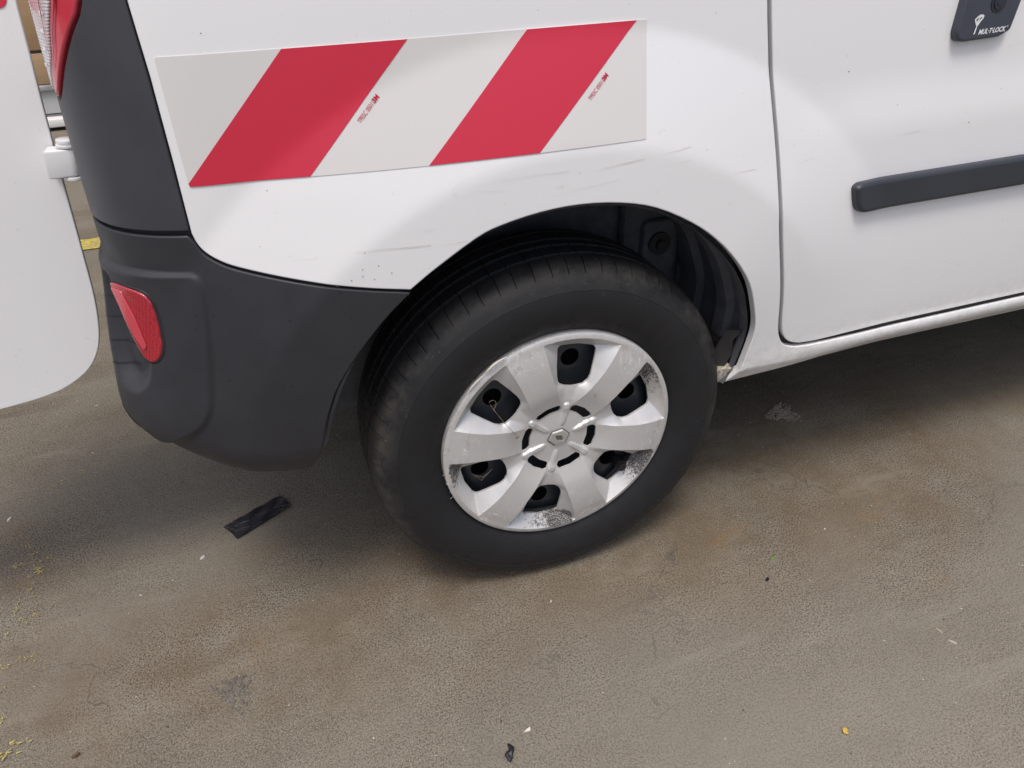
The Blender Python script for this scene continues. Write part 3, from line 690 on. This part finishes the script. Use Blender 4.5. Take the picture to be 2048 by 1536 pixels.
def make_hubcap():
    def sint(x, xs, ys):                # smooth interpolation through control points
        xs = np.array(xs); ys = np.array(ys); mm = np.gradient(ys, xs); sl_ = np.diff(ys)/np.diff(xs)
        for i in range(len(sl_)):
            lim = 3*abs(sl_[i]); mm[i] = np.clip(mm[i], -lim, lim) if lim > 0 else 0; mm[i+1] = np.clip(mm[i+1], -lim, lim) if lim > 0 else 0
        x = np.clip(x, xs[0], xs[-1]); i = np.clip(np.searchsorted(xs, x)-1, 0, len(xs)-2); h_ = xs[i+1]-xs[i]; t = (x-xs[i])/h_
        return (2*t**3-3*t**2+1)*ys[i]+(t**3-2*t**2+t)*h_*mm[i]+(-2*t**3+3*t**2)*ys[i+1]+(t**3-t**2)*h_*mm[i+1]
    H = 30.; wmax = .1985
    def halfw(r): return np.interp(r, [.05, .08, .14, .198], [.0225, .0240, .0262, .0325])
    def top(r): return sint(r, [.0, .0508, .0540, .0672, .078, .095, .13, .17, .188, .1935, .1975, .2000], [-.0085, -.0085, -.0080, -.0040, -.0005, .0050, .0088, .0068, .0034, .0026, .0016, .0002])
    def hgt(r, dphi):           # dphi: degrees from the middle of the pocket, spokes at +-30
        a = np.radians(H-np.abs(dphi)); perp = r*np.sin(np.clip(a, 0, math.pi/2)); e = perp-halfw(r)
        half = r*math.sin(R(H))-halfw(r)
        winh = np.interp(r, [.066, .10, .112, .14, .172], [.004, .010, .021, .026, .029])
        wall = np.maximum(half-winh, .004)
        dv = np.interp(r, [.060, .075, .10, .14, .175], [0, .003, .013, .020, .024])
        t = np.clip(e/wall, 0, 1); t2 = np.clip((.1915-r)/.020, 0, 1); t = t**.85
        return top(r)-dv*np.minimum(t, t2)
    # the whole disc in one triangulation; pocket middles at 18.8 degrees + 60 k
    PH = [18.8+60*k for k in range(6)]
    pts = []
    for r in list(np.arange(.0, .076, .0015))+list(np.arange(.0765, .190, .0024))+[.1915, .1935, .1960, .1985, .2000]:
        n_ = max(1, int(round(r*2*math.pi/(.0015 if r < .076 else .0024))))
        for k in range(n_): a_ = 360*(k+.5*(int(r*1e4) % 2))/n_; pts.append((r*math.cos(R(a_)), r*math.sin(R(a_))))
    win = [(.1715, -9.5), (.1728, 0), (.1715, 9.5), (.168, 11.6), (.155, 12.2), (.140, 13.0), (.125, 13.6), (.115, 13.2), (.1070, 11.0), (.1020, 6.8), (.1000, 0), (.1020, -6.8), (.1070, -11.0), (.115, -13.2), (.125, -13.6), (.140, -13.0), (.155, -12.2), (.168, -11.6)]
    slo = [(.0525, -19.0), (.0518, 0), (.0525, 19.0), (.0580, 21.5), (.0640, 20.5), (.0668, 16), (.0672, 0), (.0668, -16), (.0640, -20.5), (.0580, -21.5)]
    vs = []; es = []; holes = []; allc = []
    def loop(L, closed=True):
        b_ = len(vs); vs.extend(Vector((float(x), float(y))) for x, y in L); m_ = len(L)
        es.extend((b_+i, b_+(i+1) % m_) for i in range(m_ if closed else m_-1)); allc.append(np.array(L, float))
    for phi in PH:
        q = densify(rounded([(r*math.cos(R(a+phi)), r*math.sin(R(a+phi))) for r, a in win], .002, 2), .003); loop(q); holes.append(q)
        q = densify([(r*math.cos(R(a+phi+30)), r*math.sin(R(a+phi+30))) for r, a in slo], .002); loop(q); holes.append(q)
        for sg in (1, -1):
            c_ = []
            for r in np.linspace(.072, .1965, 66):
                ang = sg*(30-math.degrees(math.asin(halfw(r)/r))); c_.append((r*math.cos(R(phi+ang)), r*math.sin(R(phi+ang))))
            loop(c_, False)
    AC = np.vstack(allc); Pn = np.array(pts); keep = np.ones(len(Pn), bool)
    for i0 in range(0, len(Pn), 2000):
        q = Pn[i0:i0+2000]; keep[i0:i0+2000] = np.min(np.hypot(q[:, None, 0]-AC[None, :, 0], q[:, None, 1]-AC[None, :, 1]), axis=1) > .0011
    vs.extend(Vector((float(a), float(b))) for a, b in Pn[keep])
    r_ = delaunay_2d_cdt(vs, es, [], 0, 1e-6, False)
    V = np.array([(v.x, v.y) for v in r_[0]]); F = np.array(r_[2]); c = V[F].mean(1); k = np.ones(len(F), bool)
    for hl in holes: k &= sdf(hl, c[:, 0], c[:, 1]) < 0
    F = F[k]
    rad = np.hypot(V[:, 0], V[:, 1]); ang = np.degrees(np.arctan2(V[:, 1], V[:, 0]))-18.8
    kk = np.round(ang/60).astype(int); aa = ang-60*kk; kk = kk % 6
    h = hgt(np.maximum(rad, 1e-4), aa)
    lat = rad*np.sin(np.radians(aa))
    nibd = np.hypot(np.maximum(0, np.abs(rad-.047)-.018), lat*np.clip(1.25-(rad-.030)*12, .70, 1.25))
    nib = np.clip((.0054-nibd)/.0020, 0, 1); nib = nib*nib*(3-2*nib)*(np.abs(aa) < 30)
    h = h+nib*np.interp(rad, [.026, .032, .050, .060, .070, .080], [.0012, .0030, .0050, .0048, .0028, 0])
    h = h+.0035*np.clip(1-(rad/.050)**2, 0, 1)
    pock = np.clip((rad*np.sin(np.radians(30-np.abs(aa)))-halfw(rad))/.006, 0, 1)
    am = np.array([.72, .26, .42, .72, .84, .80])[kk]; sgn = np.array([1, -1, 1, -1, 1, 1])[kk]
    side = np.clip(.55+aa/36*sgn, .1, 1)
    dirt = am*pock*np.clip((rad-.155)/.018, 0, 1)*np.clip((.199-rad)/.008, 0, 1)*(.35+.85*side)
    dirt = np.maximum(dirt, .30*am*pock*np.clip((rad-.085)/.05, 0, 1))
    scuff = np.clip(np.clip((rad-.145)/.03, 0, 1)*(1-pock)+np.clip((rad-.190)/.004, 0, 1)*.8+.2*(1-pock)*np.clip((rad-.09)/.03, 0, 1), 0, 1)
    AV = np.stack([V[:, 0], -h, V[:, 1]], -1); AF = F
    bm = bmesh.new(); L1 = bm.verts.layers.float.new('dirt'); L2 = bm.verts.layers.float.new('scuff')
    bv = [bm.verts.new(tuple(map(float, p))) for p in AV]
    for i, v in enumerate(bv): v[L1] = float(dirt[i]); v[L2] = float(scuff[i])
    for f in AF:
        try: bm.faces.new([bv[i] for i in f])
        except ValueError: pass
    bmesh.ops.recalc_face_normals(bm, faces=bm.faces)
    if sum(f.normal.y for f in bm.faces) > 0:
        for f in bm.faces: f.normal_flip()
    bm.verts.ensure_lookup_table()
    be = [e for e in bm.edges if e.is_boundary]
    g = bmesh.ops.extrude_edge_only(bm, edges=be)['geom']
    for e in be: e.smooth = False
    for v in g:
        if isinstance(v, bmesh.types.BMVert):
            rr_ = math.hypot(v.co.x, v.co.z)
            if rr_ > .19: v.co.y += .012; v.co.x *= 1.004; v.co.z *= 1.004
            else: v.co.y += .0035
    sb = bmesh.new()
    for k in range(110):
        sp_c = 48.8+60*int(rng.integers(0, 6)); rc = rng.uniform(.155, .190) if k % 3 else rng.uniform(.10, .16); off_ = rng.uniform(-.022, .022)
        ax, az_ = rc*math.cos(R(sp_c))-off_*math.sin(R(sp_c)), rc*math.sin(R(sp_c))+off_*math.cos(R(sp_c))
        dr_ = R(sp_c)+rng.choice([0, 1.2])+rng.normal(0, .5); L_ = rng.uniform(.004, .020)*(.6 if rc < .15 else 1); cv = rng.normal(0, 14); wd_ = rng.uniform(.00025, .0007)
        row = []
        for t_ in np.linspace(-.5, .5, 9):
            x_ = ax+L_*t_*math.cos(dr_+cv*L_*t_); z_ = az_+L_*t_*math.sin(dr_+cv*L_*t_); r1 = math.hypot(x_, z_); an_ = (math.degrees(math.atan2(z_, x_))-sp_c+180) % 360-180
            if r1 > .1955 or abs(r1*math.sin(R(an_))) > float(halfw(r1))-.0012: row = row if len(row) > 3 else []; continue
            hh = float(top(np.array([r1]))[0])+.00025; ww = wd_*math.sin(math.pi*(t_+.52)/1.04); nx_, nz_ = -math.sin(dr_), math.cos(dr_)
            row.append((sb.verts.new((x_+nx_*ww, -hh, z_+nz_*ww)), sb.verts.new((x_-nx_*ww, -hh, z_-nz_*ww))))
        for p_, q_ in zip(row, row[1:]): sb.faces.new((p_[0], p_[1], q_[1], q_[0]))
    bmesh.ops.delete(sb, geom=[v for v in sb.verts if not v.link_faces], context='VERTS')
    make_hubcap.scrapes = sb
    me = bpy.data.meshes.new('hubcap'); bm.to_mesh(me); bm.free(); me.shade_smooth(); me.set_sharp_from_angle(angle=R(26))
    return link('hubcap', me, HUB, wheel)
hubcap = make_hubcap()
tag(bm_obj('kerb_scrapes', make_hubcap.scrapes, simple('scraped_plastic', (.70, .67, .62), .75), hubcap, None), kind='stuff')
# broken lip of the hubcap at upper left
bm = bmesh.new()
for (a0, a1, lift, r_) in ((116, 128, .004, .0022), (128, 139, .001, .0016)):
    pts = [((.2035+lift*math.sin(math.pi*t))*math.cos(R(a0+(a1-a0)*t)), -.003-lift*.6*math.sin(math.pi*t), (.2035+lift*math.sin(math.pi*t))*math.sin(R(a0+(a1-a0)*t))) for t in np.linspace(0, 1, 9)]
    tube(bm, pts, [r_*max(.15, math.sin(math.pi*(.08+.84*t))) for t in np.linspace(0, 1, 9)], 6)
for k in range(26):
    a = R(rng.uniform(60, 200)); p = Vector((.201*math.cos(a), -.002, .201*math.sin(a))); dv = Vector((rng.uniform(-1, 1), -.3, rng.uniform(-1, 1))).normalized()*rng.uniform(.002, .006)
    tube(bm, [p, p+dv*.6+Vector((0, -.0006, 0)), p+dv], [.0004, .0003, .0001], 4)
tag(bm_obj('torn_lip', bm, simple('torn_plastic', (.58, .55, .50), .7), hubcap), kind='stuff')
# badge
bm = bmesh.new(); BD = simple('badge_metal', (.60, .60, .60), .28, .7)
cxb, czb, yb = -.0015, .0030, .0015
hexo = [(.0188*math.cos(R(q+8)), .0158*math.sin(R(q+8))) for q in (0, 60, 120, 180, 240, 300)]
def ringf(o_, i_, y0, y1):
    n_ = len(o_); A = [bm.verts.new((cxb+x, y0, czb+z)) for x, z in o_]; B = [bm.verts.new((cxb+x*.90, y1, czb+z*.90)) for x, z in o_]
    D = [bm.verts.new((cxb+x, y1, czb+z)) for x, z in i_]; E = [bm.verts.new((cxb+x*.9, y1+.0016, czb+z*.9)) for x, z in i_]
    for i in range(n_):
        j = (i+1) % n_
        for q in ((A[i], A[j], B[j], B[i]), (B[i], B[j], D[j], D[i]), (D[i], D[j], E[j], E[i])): bm.faces.new(q)
dia = [(.0078, .0008), (.0030, .0085), (-.0030, .0088), (-.0078, -.0008), (-.0030, -.0085), (.0030, -.0088)]
dia = [(.0066, -.0018), (.0050, .0036), (-.0072, .0068), (-.0058, .0012), (-.0040, -.0046), (.0082, -.0078)]
ringf(hexo, dia, .0042, .0012)
for q in (18,):
    pass
hb = bm_obj('badge', bm, BD, hubcap, 15)
bm = bmesh.new(); v_ = [bm.verts.new((cxb+x, .0024, czb+z)) for x, z in ((.0085, -.0080), (.0053, .0038), (-.0075, .0070), (-.0043, -.0048))]; bm.faces.new(v_); 
v_ = [bm.verts.new((cxb+x*1.10, .0040, czb+z*1.10)) for x, z in hexo]; bm.faces.new(v_)
bm_obj('badge_recess', bm, simple('badge_brown', (.11, .095, .07), .6), hubcap, None)  # dark brown centre of the badge and thin dark outline around it
# steel wheel behind
def lathe(prof, n_=96):
    V = [(r*math.cos(2*math.pi*k/n_), y, r*math.sin(2*math.pi*k/n_)) for k in range(n_) for y, r in prof]; M = len(prof)
    return V, [(k*M+j, k*M+j+1, ((k+1) % n_)*M+j+1, ((k+1) % n_)*M+j) for k in range(n_) for j in range(M-1)]
V, F = lathe([(.016, .200), (.024, .1965), (.040, .193), (.046, .186), (.080, .176), (.10, .172), (.15, .176), (.165, .20), (.17, .205)])
rimo = mesh('rim', V, F, STEEL, wheel)
vs = []; es = []; loops = []
for phi in (18.8, 78.8, 138.8, 198.8, 258.8, 318.8):
    cxh, czh = .1400*math.cos(R(phi)), .1400*math.sin(R(phi))
    loops.append([(cxh+.0158*math.cos(2*math.pi*k/28), czh+.0158*math.sin(2*math.pi*k/28)) for k in range(28)])
outer = [(.1865*math.cos(2*math.pi*k/96), .1865*math.sin(2*math.pi*k/96)) for k in range(96)]
gx, gz = np.meshgrid(np.arange(-.184, .185, .006), np.arange(-.184, .185, .006)); g = np.stack([gx.ravel(), gz.ravel()], -1)
g = g[(np.hypot(g[:, 0], g[:, 1]) < .181)]
for L in loops: g = g[sdf(L, g[:, 0], g[:, 1]) < -.002]
V2, F2 = triangulate([outer]+loops, g); rad = np.hypot(V2[:, 0], V2[:, 1])
yy = np.interp(rad, [0, .05, .09, .12, .16, .18, .19], [.050, .050, .036, .032, .031, .040, .050])
disc = mesh('wheel_disc', np.stack([V2[:, 0], yy, V2[:, 1]], -1), F2, STEEL, rimo)
bm = bmesh.new(); cyl(bm, (0, .075, 0), (0, .13, 0), .17, 48); bm_obj('brake_drum', bm, BLACKH, wheel)
bm = bmesh.new(); cyl(bm, (.122, .031, -.100), (.122, .010, -.100), .011, 20); cyl(bm, (.122, .010, -.100), (.122, .004, -.100), .008, 20); bm_obj('valve', bm, simple('valve_rubber', (.01, .01, .012), .4), wheel)
# dry grass stalks caught in the hubcap
STRAW = simple('dry_straw', (.24, .19, .12), .85)
bm = bmesh.new()
tube(bm, [(-.116, .012, .098), (-.115, .008, .093), (-.111, .003, .086), (-.104, -.003, .075), (-.097, -.007, .063), (-.088, -.009, .050), (-.080, -.010, .038)], .00045, 5)
tube(bm, [(-.116, .012, .098), (-.111, .010, .101), (-.107, .010, .099), (-.105, .010, .093), (-.107, .010, .087), (-.110, .010, .082)], .0005, 5)
for k in range(9):
    p = Vector((-.080, -.010, .038)); tube(bm, [p, p+Vector((rng.uniform(-.002, .006), -.002, rng.uniform(-.008, .001)))], [.0011, .0004], 5)
for k in range(2): tube(bm, [(-.152+.003*k, .010, -.036-.004*k), (-.138+.003*k, .004, -.050+.006*k), (-.120-.004*k, .002, -.030-.004*k)], .0003, 5)
for k in range(6):
    p = Vector((.054, -.012, .084)); tube(bm, [p, p+Vector((rng.uniform(-.003, .004), 0, rng.uniform(-.005, .004)))], [.0009, .0004], 5)
tag(bm_obj('caught_straw', bm, STRAW, hubcap, None), kind='stuff')

def dup(o, parent):
    c = o.copy(); C.objects.link(c); c.parent = parent
    for ch in list(o.children): dup(ch, c)
    return c
for loc, rz in (((0, 1.72, .312), math.pi), ((2.70, 0, .312), 0), ((2.70, 1.72, .312), math.pi)):
    wc = dup(wheel, van); wc.location = loc; wc.rotation_euler = (0, 0, rz); wc.name = 'wheel'
# ------------------------------------------------------------------ far wall seen past the open door
TAN = []
for k, cc in enumerate(((.36, .235, .125), (.33, .215, .115), (.39, .26, .145))):
    t = NT('tan_board'); o_ = t.obj()
    t.set(Base_Color=t.mix(t.rng(t.noise(t.scale(o_, (1, 1, 9)), 3, 5, .6), .35, .7), cc, tuple(a*.86 for a in cc)), Roughness=.75); TAN.append(t.m)
wall = thing('wall', 'tan boarded wall above a grey plinth, seen through the gap beside the open van door', 'wall', (0, 0, 0))
CONC = mat_dark('grey_plinth', (.20, .20, .20), .8)
GREYP = simple('grey_metal_sill', (.42, .43, .43), .5); WHT = simple('white_painted_rail', (.72, .71, .68), .6); JOINT = simple('grey_joint', (.22, .21, .21), .7)
zs = [(.225, .380), (.396, .74), (.756, 1.10), (1.116, 1.46), (1.476, 1.82), (1.836, 2.18), (2.196, 2.54)]
bd = {}
for i in range(9):
    x0 = -5.2+i*1.2
    for (a, b) in zs:
        if (a, b) not in bd:
            bm = bmesh.new(); box(bm, (0, 4.0, a), (1.19, 4.035, b), .004); o = bm_obj('board', bm, None, wall); bd[(a, b)] = o.data; o.data.materials.append(TAN[0])
        else: o = link('board', bd[(a, b)], None, wall)
        o.location = (x0, 0, 0)
        o.material_slots[0].link = 'OBJECT'; o.material_slots[0].material = TAN[(i*2+int(a*10)) % 3]
box_obj('backing', (-5.3, 4.03, .20), (5.7, 4.2, 2.6), JOINT, wall)
box_obj('plinth', (-5.3, 3.985, .075), (5.7, 4.20, .205), GREYP, wall, .004)
box_obj('plinth_cap', (-5.3, 3.965, .198), (5.7, 4.06, .222), CONC, wall, .003)
box_obj('rail', (-5.3, 3.90, .02), (5.7, 3.98, .062), WHT, wall, .004)
box_obj('foot', (-5.3, 3.99, -.01), (5.7, 4.15, .07), CONC, wall)

# ------------------------------------------------------------------ yellow floor paint
t = NT('yellow_floor_paint'); o_ = t.obj()
t.set(Base_Color=t.mix(t.rng(t.noise(o_, 90, 6, .8), .46, .56), (.52, .42, .07), (.26, .22, .12)), Roughness=.7); YEL = t.m
def flake(bm, x, y, rx, ry, ang=0, n=9, z=.0035, rough=.45):
    ca, sa = math.cos(ang), math.sin(ang); vs = []
    for k in range(n):
        a = 2*math.pi*k/n; f = 1+rng.uniform(-rough, rough*.4); px, py = rx*f*math.cos(a), ry*f*math.sin(a)
        vs.append(bm.verts.new((x+px*ca-py*sa, y+px*sa+py*ca, z)))
    bm.faces.new(vs)
bm = bmesh.new()
N_ = 60; top_ = []; bot_ = []
for k in range(N_+1):
    x = -2.6+k*2.4/N_; top_.append(bm.verts.new((x, 2.128+rng.uniform(-.006, .006), .004))); bot_.append(bm.verts.new((x, 2.018+rng.uniform(-.006, .006), .004)))
for k in range(N_): bm.faces.new((bot_[k], bot_[k+1], top_[k+1], top_[k]))
tag(bm_obj('floor_marking', bm, YEL, None, None), 'yellow painted line on the floor seen between the open door and the bumper', 'line', kind=None)
bm = bmesh.new()
def px2g(px, py):
    dd = d*1500+rr*(px-1024)-uu*(py-768); t_ = -co.matrix_world.translation.z/dd.z; q = co.matrix_world.translation+dd*t_; return q.x, q.y
YM = [(.0, 0)]
# worn flakes of a second yellow line: positions on the floor in metres
YF = [(-.968, .420, .006, .003, .6), (-.955, .395, .008, .004, .2), (-.975, .372, .010, .006, .4), (-.940, .352, .009, .007, .9), (-.925, .372, .008, .003, .1), (-.935, .340, .007, .004, .2), (-.952, .330, .004, .003, 0),
      (-.945, .295, .005, .003, 0), (-.958, .268, .003, .008, .1), (-.960, .250, .004, .005, .3), (-.962, .236, .003, .005, .3), (-.948, .225, .006, .002, .2), (-.925, .228, .004, .003, 0), (-.937, .212, .002, .006, 0), (-.965, .195, .004, .004, 0),
      (-.980, .118, .016, .004, .1), (-.955, .124, .009, .003, .2), (-.930, .128, .008, .003, 0), (-.915, .130, .005, .003, .5), (-.955, .068, .005, .004, .4), (-.965, .055, .007, .002, .6), (-.940, .012, .003, .006, 0),
      (-.925, -.052, .016, .004, .35), (-.905, -.036, .014, .004, .3), (-.945, -.058, .010, .005, .1), (-.958, -.052, .007, .005, 0)]
for (x, y, a, b, an) in YF:
    for k in range(9): flake(bm, x+rng.normal(0, a*.6), y+rng.normal(0, b*.8), a*rng.uniform(.08, .34), b*rng.uniform(.15, .45), an+rng.normal(0, .4), z=.0032+k*.0002)
for k in range(40):
    flake(bm, -.95+rng.normal(0, .035), rng.uniform(-.08, .45), .0016, .0010, rng.uniform(0, 3), 6, z=.003)
for k in range(30):
    t_ = rng.random()**1.4; flake(bm, -.955+.085*t_+rng.normal(0, .003), .605+.050*t_+rng.normal(0, .004), rng.uniform(.0008, .0034), .0008, .4, 6, z=.003)
tag(bm_obj('worn_yellow_paint', bm, YEL, None, None), 'worn flakes of yellow paint left on the floor', 'paint', kind='stuff')

# ------------------------------------------------------------------ things lying on the floor
def floor_thing(name, label, cat, bm, mat, sharp=30): return tag(bm_obj(name, bm, mat, None, sharp), label, cat)
t = NT('black_tape'); o_ = t.obj()
s1 = t.rng(t.noise(t.n('Mapping', ins={'Vector': o_, 'Rotation': (0, 0, -.3), 'Scale': (.12, 1, 1)}).outputs[0], 220, 4, .75), .58, .64)
t.set(Base_Color=t.mix(t.math('MULTIPLY', s1, .5), (.012, .012, .015), (.20, .18, .16)), Roughness=.38, Normal=t.bump(t.noise(o_, 160, 4, .6), .3, .001)); TAPE = t.m
L0 = [px2g(q[0], q[1]) for q in ((445, 1057), (468, 1082), (480, 1080), (582, 1013), (578, 1003), (560, 993))]
# long strip, edges slightly wavy, one end crumpled
a0, a1 = Vector((*px2g(447, 1058), 0)), Vector((*px2g(561, 994), 0)); b0, b1 = Vector((*px2g(473, 1082), 0)), Vector((*px2g(582, 1014), 0))
bm = bmesh.new(); nx, ny = 26, 6; G = []
for i in range(nx+1):
    row = []
    for j in range(ny+1):
        u, v = i/nx, j/ny; p = (a0.lerp(a1, u)).lerp(b0.lerp(b1, u), v)
        edge_ = .0012*math.sin(u*23+1)*(1 if j in (0, ny) else 0)+.0008*math.sin(u*51)*(1 if j in (0, ny) else 0)
        p = p+Vector((edge_, edge_, .0045+.0016*abs(math.sin(u*9+v*4))+.0012*math.sin(v*9+u*3)*.5+(.004*u**8)*math.sin(v*8)**2))
        if i == 0: p.x += .004*math.sin(v*3)
        row.append(bm.verts.new(p))
    G.append(row)
for i in range(nx):
    for j in range(ny): bm.faces.new((G[i][j], G[i+1][j], G[i+1][j+1], G[i][j+1]))
e_ = bmesh.ops.extrude_face_region(bm, geom=list(bm.faces))['geom']
for v in e_:
    if isinstance(v, bmesh.types.BMVert): v.co.z -= .0010
floor_thing('tape_strip', 'strip of scuffed black tape lying on the floor below the rear bumper', 'tape', bm, TAPE, 60)
def sliver(px, py, L, wd, ang, h=.0016, zz=.0016):
    x, y = px2g(px, py); bm = bmesh.new(); ca, sa = math.cos(ang), math.sin(ang)
    pr = [(-L/2, 0), (-L*.1, wd/2), (L/2, wd*.35), (L/2, -wd*.35), (0, -wd/2)]
    A = [bm.verts.new((x+a*ca-b*sa, y+a*sa+b*ca, zz-.0012)) for a, b in pr]; B = [bm.verts.new((x+(a*ca-b*sa)*.9, y+(a*sa+b*ca)*.9, zz+h+.0006*k)) for k, (a, b) in enumerate(pr)]
    bm.faces.new(list(reversed(A))); bm.faces.new(B)
    for i in range(5): bm.faces.new((A[i], A[(i+1) % 5], B[(i+1) % 5], B[i]))
    return bm
PALE = simple('pale_chip', (.66, .60, .50), .7); WCH = simple('white_chip', (.78, .76, .74), .6); GREEN = simple('green_leaf', (.16, .34, .07), .5); YLW = simple('yellow_leaf', (.55, .36, .06), .6); BLK = simple('black_crumb', (.012, .013, .018), .5); BRN = simple('brown_leaf', (.13, .085, .05), .8)
bm = bmesh.new(); x, y = px2g(1055, 1461)
T1 = [px2g(1047, 1466), px2g(1060, 1455), px2g(1061, 1463)]; A = [bm.verts.new((a, b, .0006)) for a, b in T1]; B = [bm.verts.new((a, b, .0030)) for a, b in T1]
bm.faces.new(list(reversed(A))); bm.faces.new(B); [bm.faces.new((A[i], A[(i+1) % 3], B[(i+1) % 3], B[i])) for i in range(3)]
floor_thing('wood_chip', 'pale triangular chip of wood lying near the bottom edge of the floor', 'chip', bm, PALE, 20)
# crumpled black scrap
x, y = px2g(1021, 1507); bm = bmesh.new(); r_ = bmesh.ops.create_icosphere(bm, subdivisions=3, radius=1)['verts']
for v in bm.verts:
    n_ = 1+.25*math.sin(v.co.x*5+v.co.y*3)+.2*math.sin(v.co.y*7+2); yv = v.co.y
    v.co = Vector((x+v.co.x*.0062*n_+.0035*math.sin(yv*2.6), y+yv*.0105*n_, .004+v.co.z*.0036*n_))
floor_thing('rubber_scrap', 'small curled black scrap of rubber at the bottom centre of the picture', 'scrap', bm, BLK, 60)
x, y = px2g(1690, 1464); bm = bmesh.new(); tube(bm, [(x+.0030*math.cos(a), y+.0045*math.sin(a), .0030+.0010*math.sin(3*a)) for a in np.linspace(0, 5.6, 14)], .0011, 6); flake(bm, x, y, .0026, .0038, 0, 8, .003, .1)
floor_thing('yellow_leaf', 'small curled yellow leaf on the floor at lower right', 'leaf', bm, YLW, 60)
floor_thing('green_leaf', 'tiny fresh green leaf on the floor right of the tyre', 'leaf', sliver(1546, 1118, .012, .003, .1), GREEN)
floor_thing('black_crumb', 'tiny blue black crumb just below the green leaf', 'crumb', sliver(1534, 1161, .007, .006, .5, .003), BLK)
floor_thing('white_chip', 'small white chip on the floor below the black tape', 'chip', sliver(405, 1117, .010, .004, .6), WCH)
floor_thing('white_chip', 'small white paper chip on the floor at the left edge of the picture', 'chip', sliver(19, 1041, .012, .005, 1.0), WCH)
floor_thing('pale_straw', 'short pale straw on the floor at lower right, the lower of a pair', 'straw', sliver(1904, 1285, .014, .0014, -1.0), PALE)
floor_thing('pale_straw', 'short pale straw on the floor at lower right, the upper of a pair', 'straw', sliver(1878, 1262, .013, .0010, -1.4), PALE)
floor_thing('brown_leaf', 'small brown leaf scrap on the floor at the lower left', 'leaf', sliver(152, 1513, .011, .007, .4, .003), BRN)
# shallow spalled hole with debris
CHIPM = mat_dark('spalled_concrete', (.10, .088, .076), .95)
def patch(name, label, cat, px, py, rx, ry, mat, n, zmax, ang=0.):
    x, y = px2g(px, py); bm = bmesh.new()
    for k in range(n):
        a = rng.uniform(0, 2*math.pi); q = rng.random()**.62*(1+.35*math.sin(3*a+px))*(1.25 if rng.random() > .9 else 1); ux, uy = rx*q*math.cos(a), ry*q*math.sin(a)
        cx_, cy_ = x+ux*math.cos(ang)-uy*math.sin(ang), y+ux*math.sin(ang)+uy*math.cos(ang)
        s_ = rng.uniform(.0012, .0036); M = Matrix.Translation((cx_, cy_, s_*.25)) @ Matrix.Rotation(rng.uniform(0, 6), 4, 'Z') @ Matrix.Diagonal((s_*rng.uniform(.6, 1.6), s_, min(zmax, s_*.7), 1))
        bmesh.ops.create_icosphere(bm, subdivisions=1, radius=1, matrix=M)
    return tag(bm_obj(name, bm, mat, None, 20), label, cat, kind='stuff')
patch('debris', 'dark crumbs and grit gathered in a small hollow of the floor at lower left', 'debris', 466, 1385, .026, .035, CHIPM, 120, .002, .5)
patch('dry_clod', 'pale dry clod of crumbs in the shade right of the rear wheel', 'debris', 1563, 826, .036, .030, mat_dark('dry_clod', (.20, .165, .13), .95), 420, .003)
# loose grit over the concrete
GR = simple('pale_grit', (.52, .47, .38), .8)
bm = bmesh.new()
for k in range(620):
    x, y = rng.uniform(-1.3, 1.7), rng.uniform(-.62, 1.2)
    s_ = rng.uniform(.0004, .0011)*(1+1.3*(rng.random() > .93)); M = Matrix.Translation((x, y, s_*.5)) @ Matrix.Rotation(rng.uniform(0, 6), 4, 'Z') @ Matrix.Diagonal((s_*rng.uniform(.6, 2.6), s_*.8, s_*.6, 1))
    bmesh.ops.create_icosphere(bm, subdivisions=1, radius=1, matrix=M)
tag(bm_obj('grit', bm, GR, None, None), 'pale grit and crumbs scattered over the concrete floor', 'grit', kind='stuff')
bm = bmesh.new()
for k in range(300):
    x, y = rng.uniform(-1.3, 1.7), rng.uniform(-.62, 1.2)
    s_ = rng.uniform(.0008, .0020); M = Matrix.Translation((x, y, s_*.3)) @ Matrix.Rotation(rng.uniform(0, 6), 4, 'Z') @ Matrix.Diagonal((s_*rng.uniform(.6, 1.8), s_*.8, s_*.5, 1))
    bmesh.ops.create_icosphere(bm, subdivisions=1, radius=1, matrix=M)
tag(bm_obj('dark_grit', bm, simple('dark_grit', (.06, .045, .035), .9), None, None), 'dark grit scattered over the concrete floor', 'grit', kind='stuff')
bm = bmesh.new()
for k in range(46):
    x, y = rng.uniform(-1.2, 1.5), rng.uniform(-.6, 1.0); a = rng.uniform(0, 6.3); L = rng.uniform(.006, .018); c_ = rng.uniform(-.5, .5)
    pts = [(x+L*t_*math.cos(a+c_*t_), y+L*t_*math.sin(a+c_*t_), .0012) for t_ in (0, .33, .66, 1)]; tube(bm, pts, .00045, 4)
tag(bm_obj('fine_straw', bm, simple('fine_straw', (.36, .29, .18), .8), None, None), 'fine bits of straw scattered over the concrete floor', 'straw', kind='stuff')
# curled hair-like twig left of the tyre
x, y = px2g(632, 1130); bm = bmesh.new(); tube(bm, [(x+.012*math.cos(a)*1.0, y+.013*math.sin(a), .002) for a in np.linspace(-1.2, 2.4, 12)], .0005, 5)
floor_thing('twig', 'thin dark curled twig on the floor left of the tyre', 'twig', bm, BRN, 60)
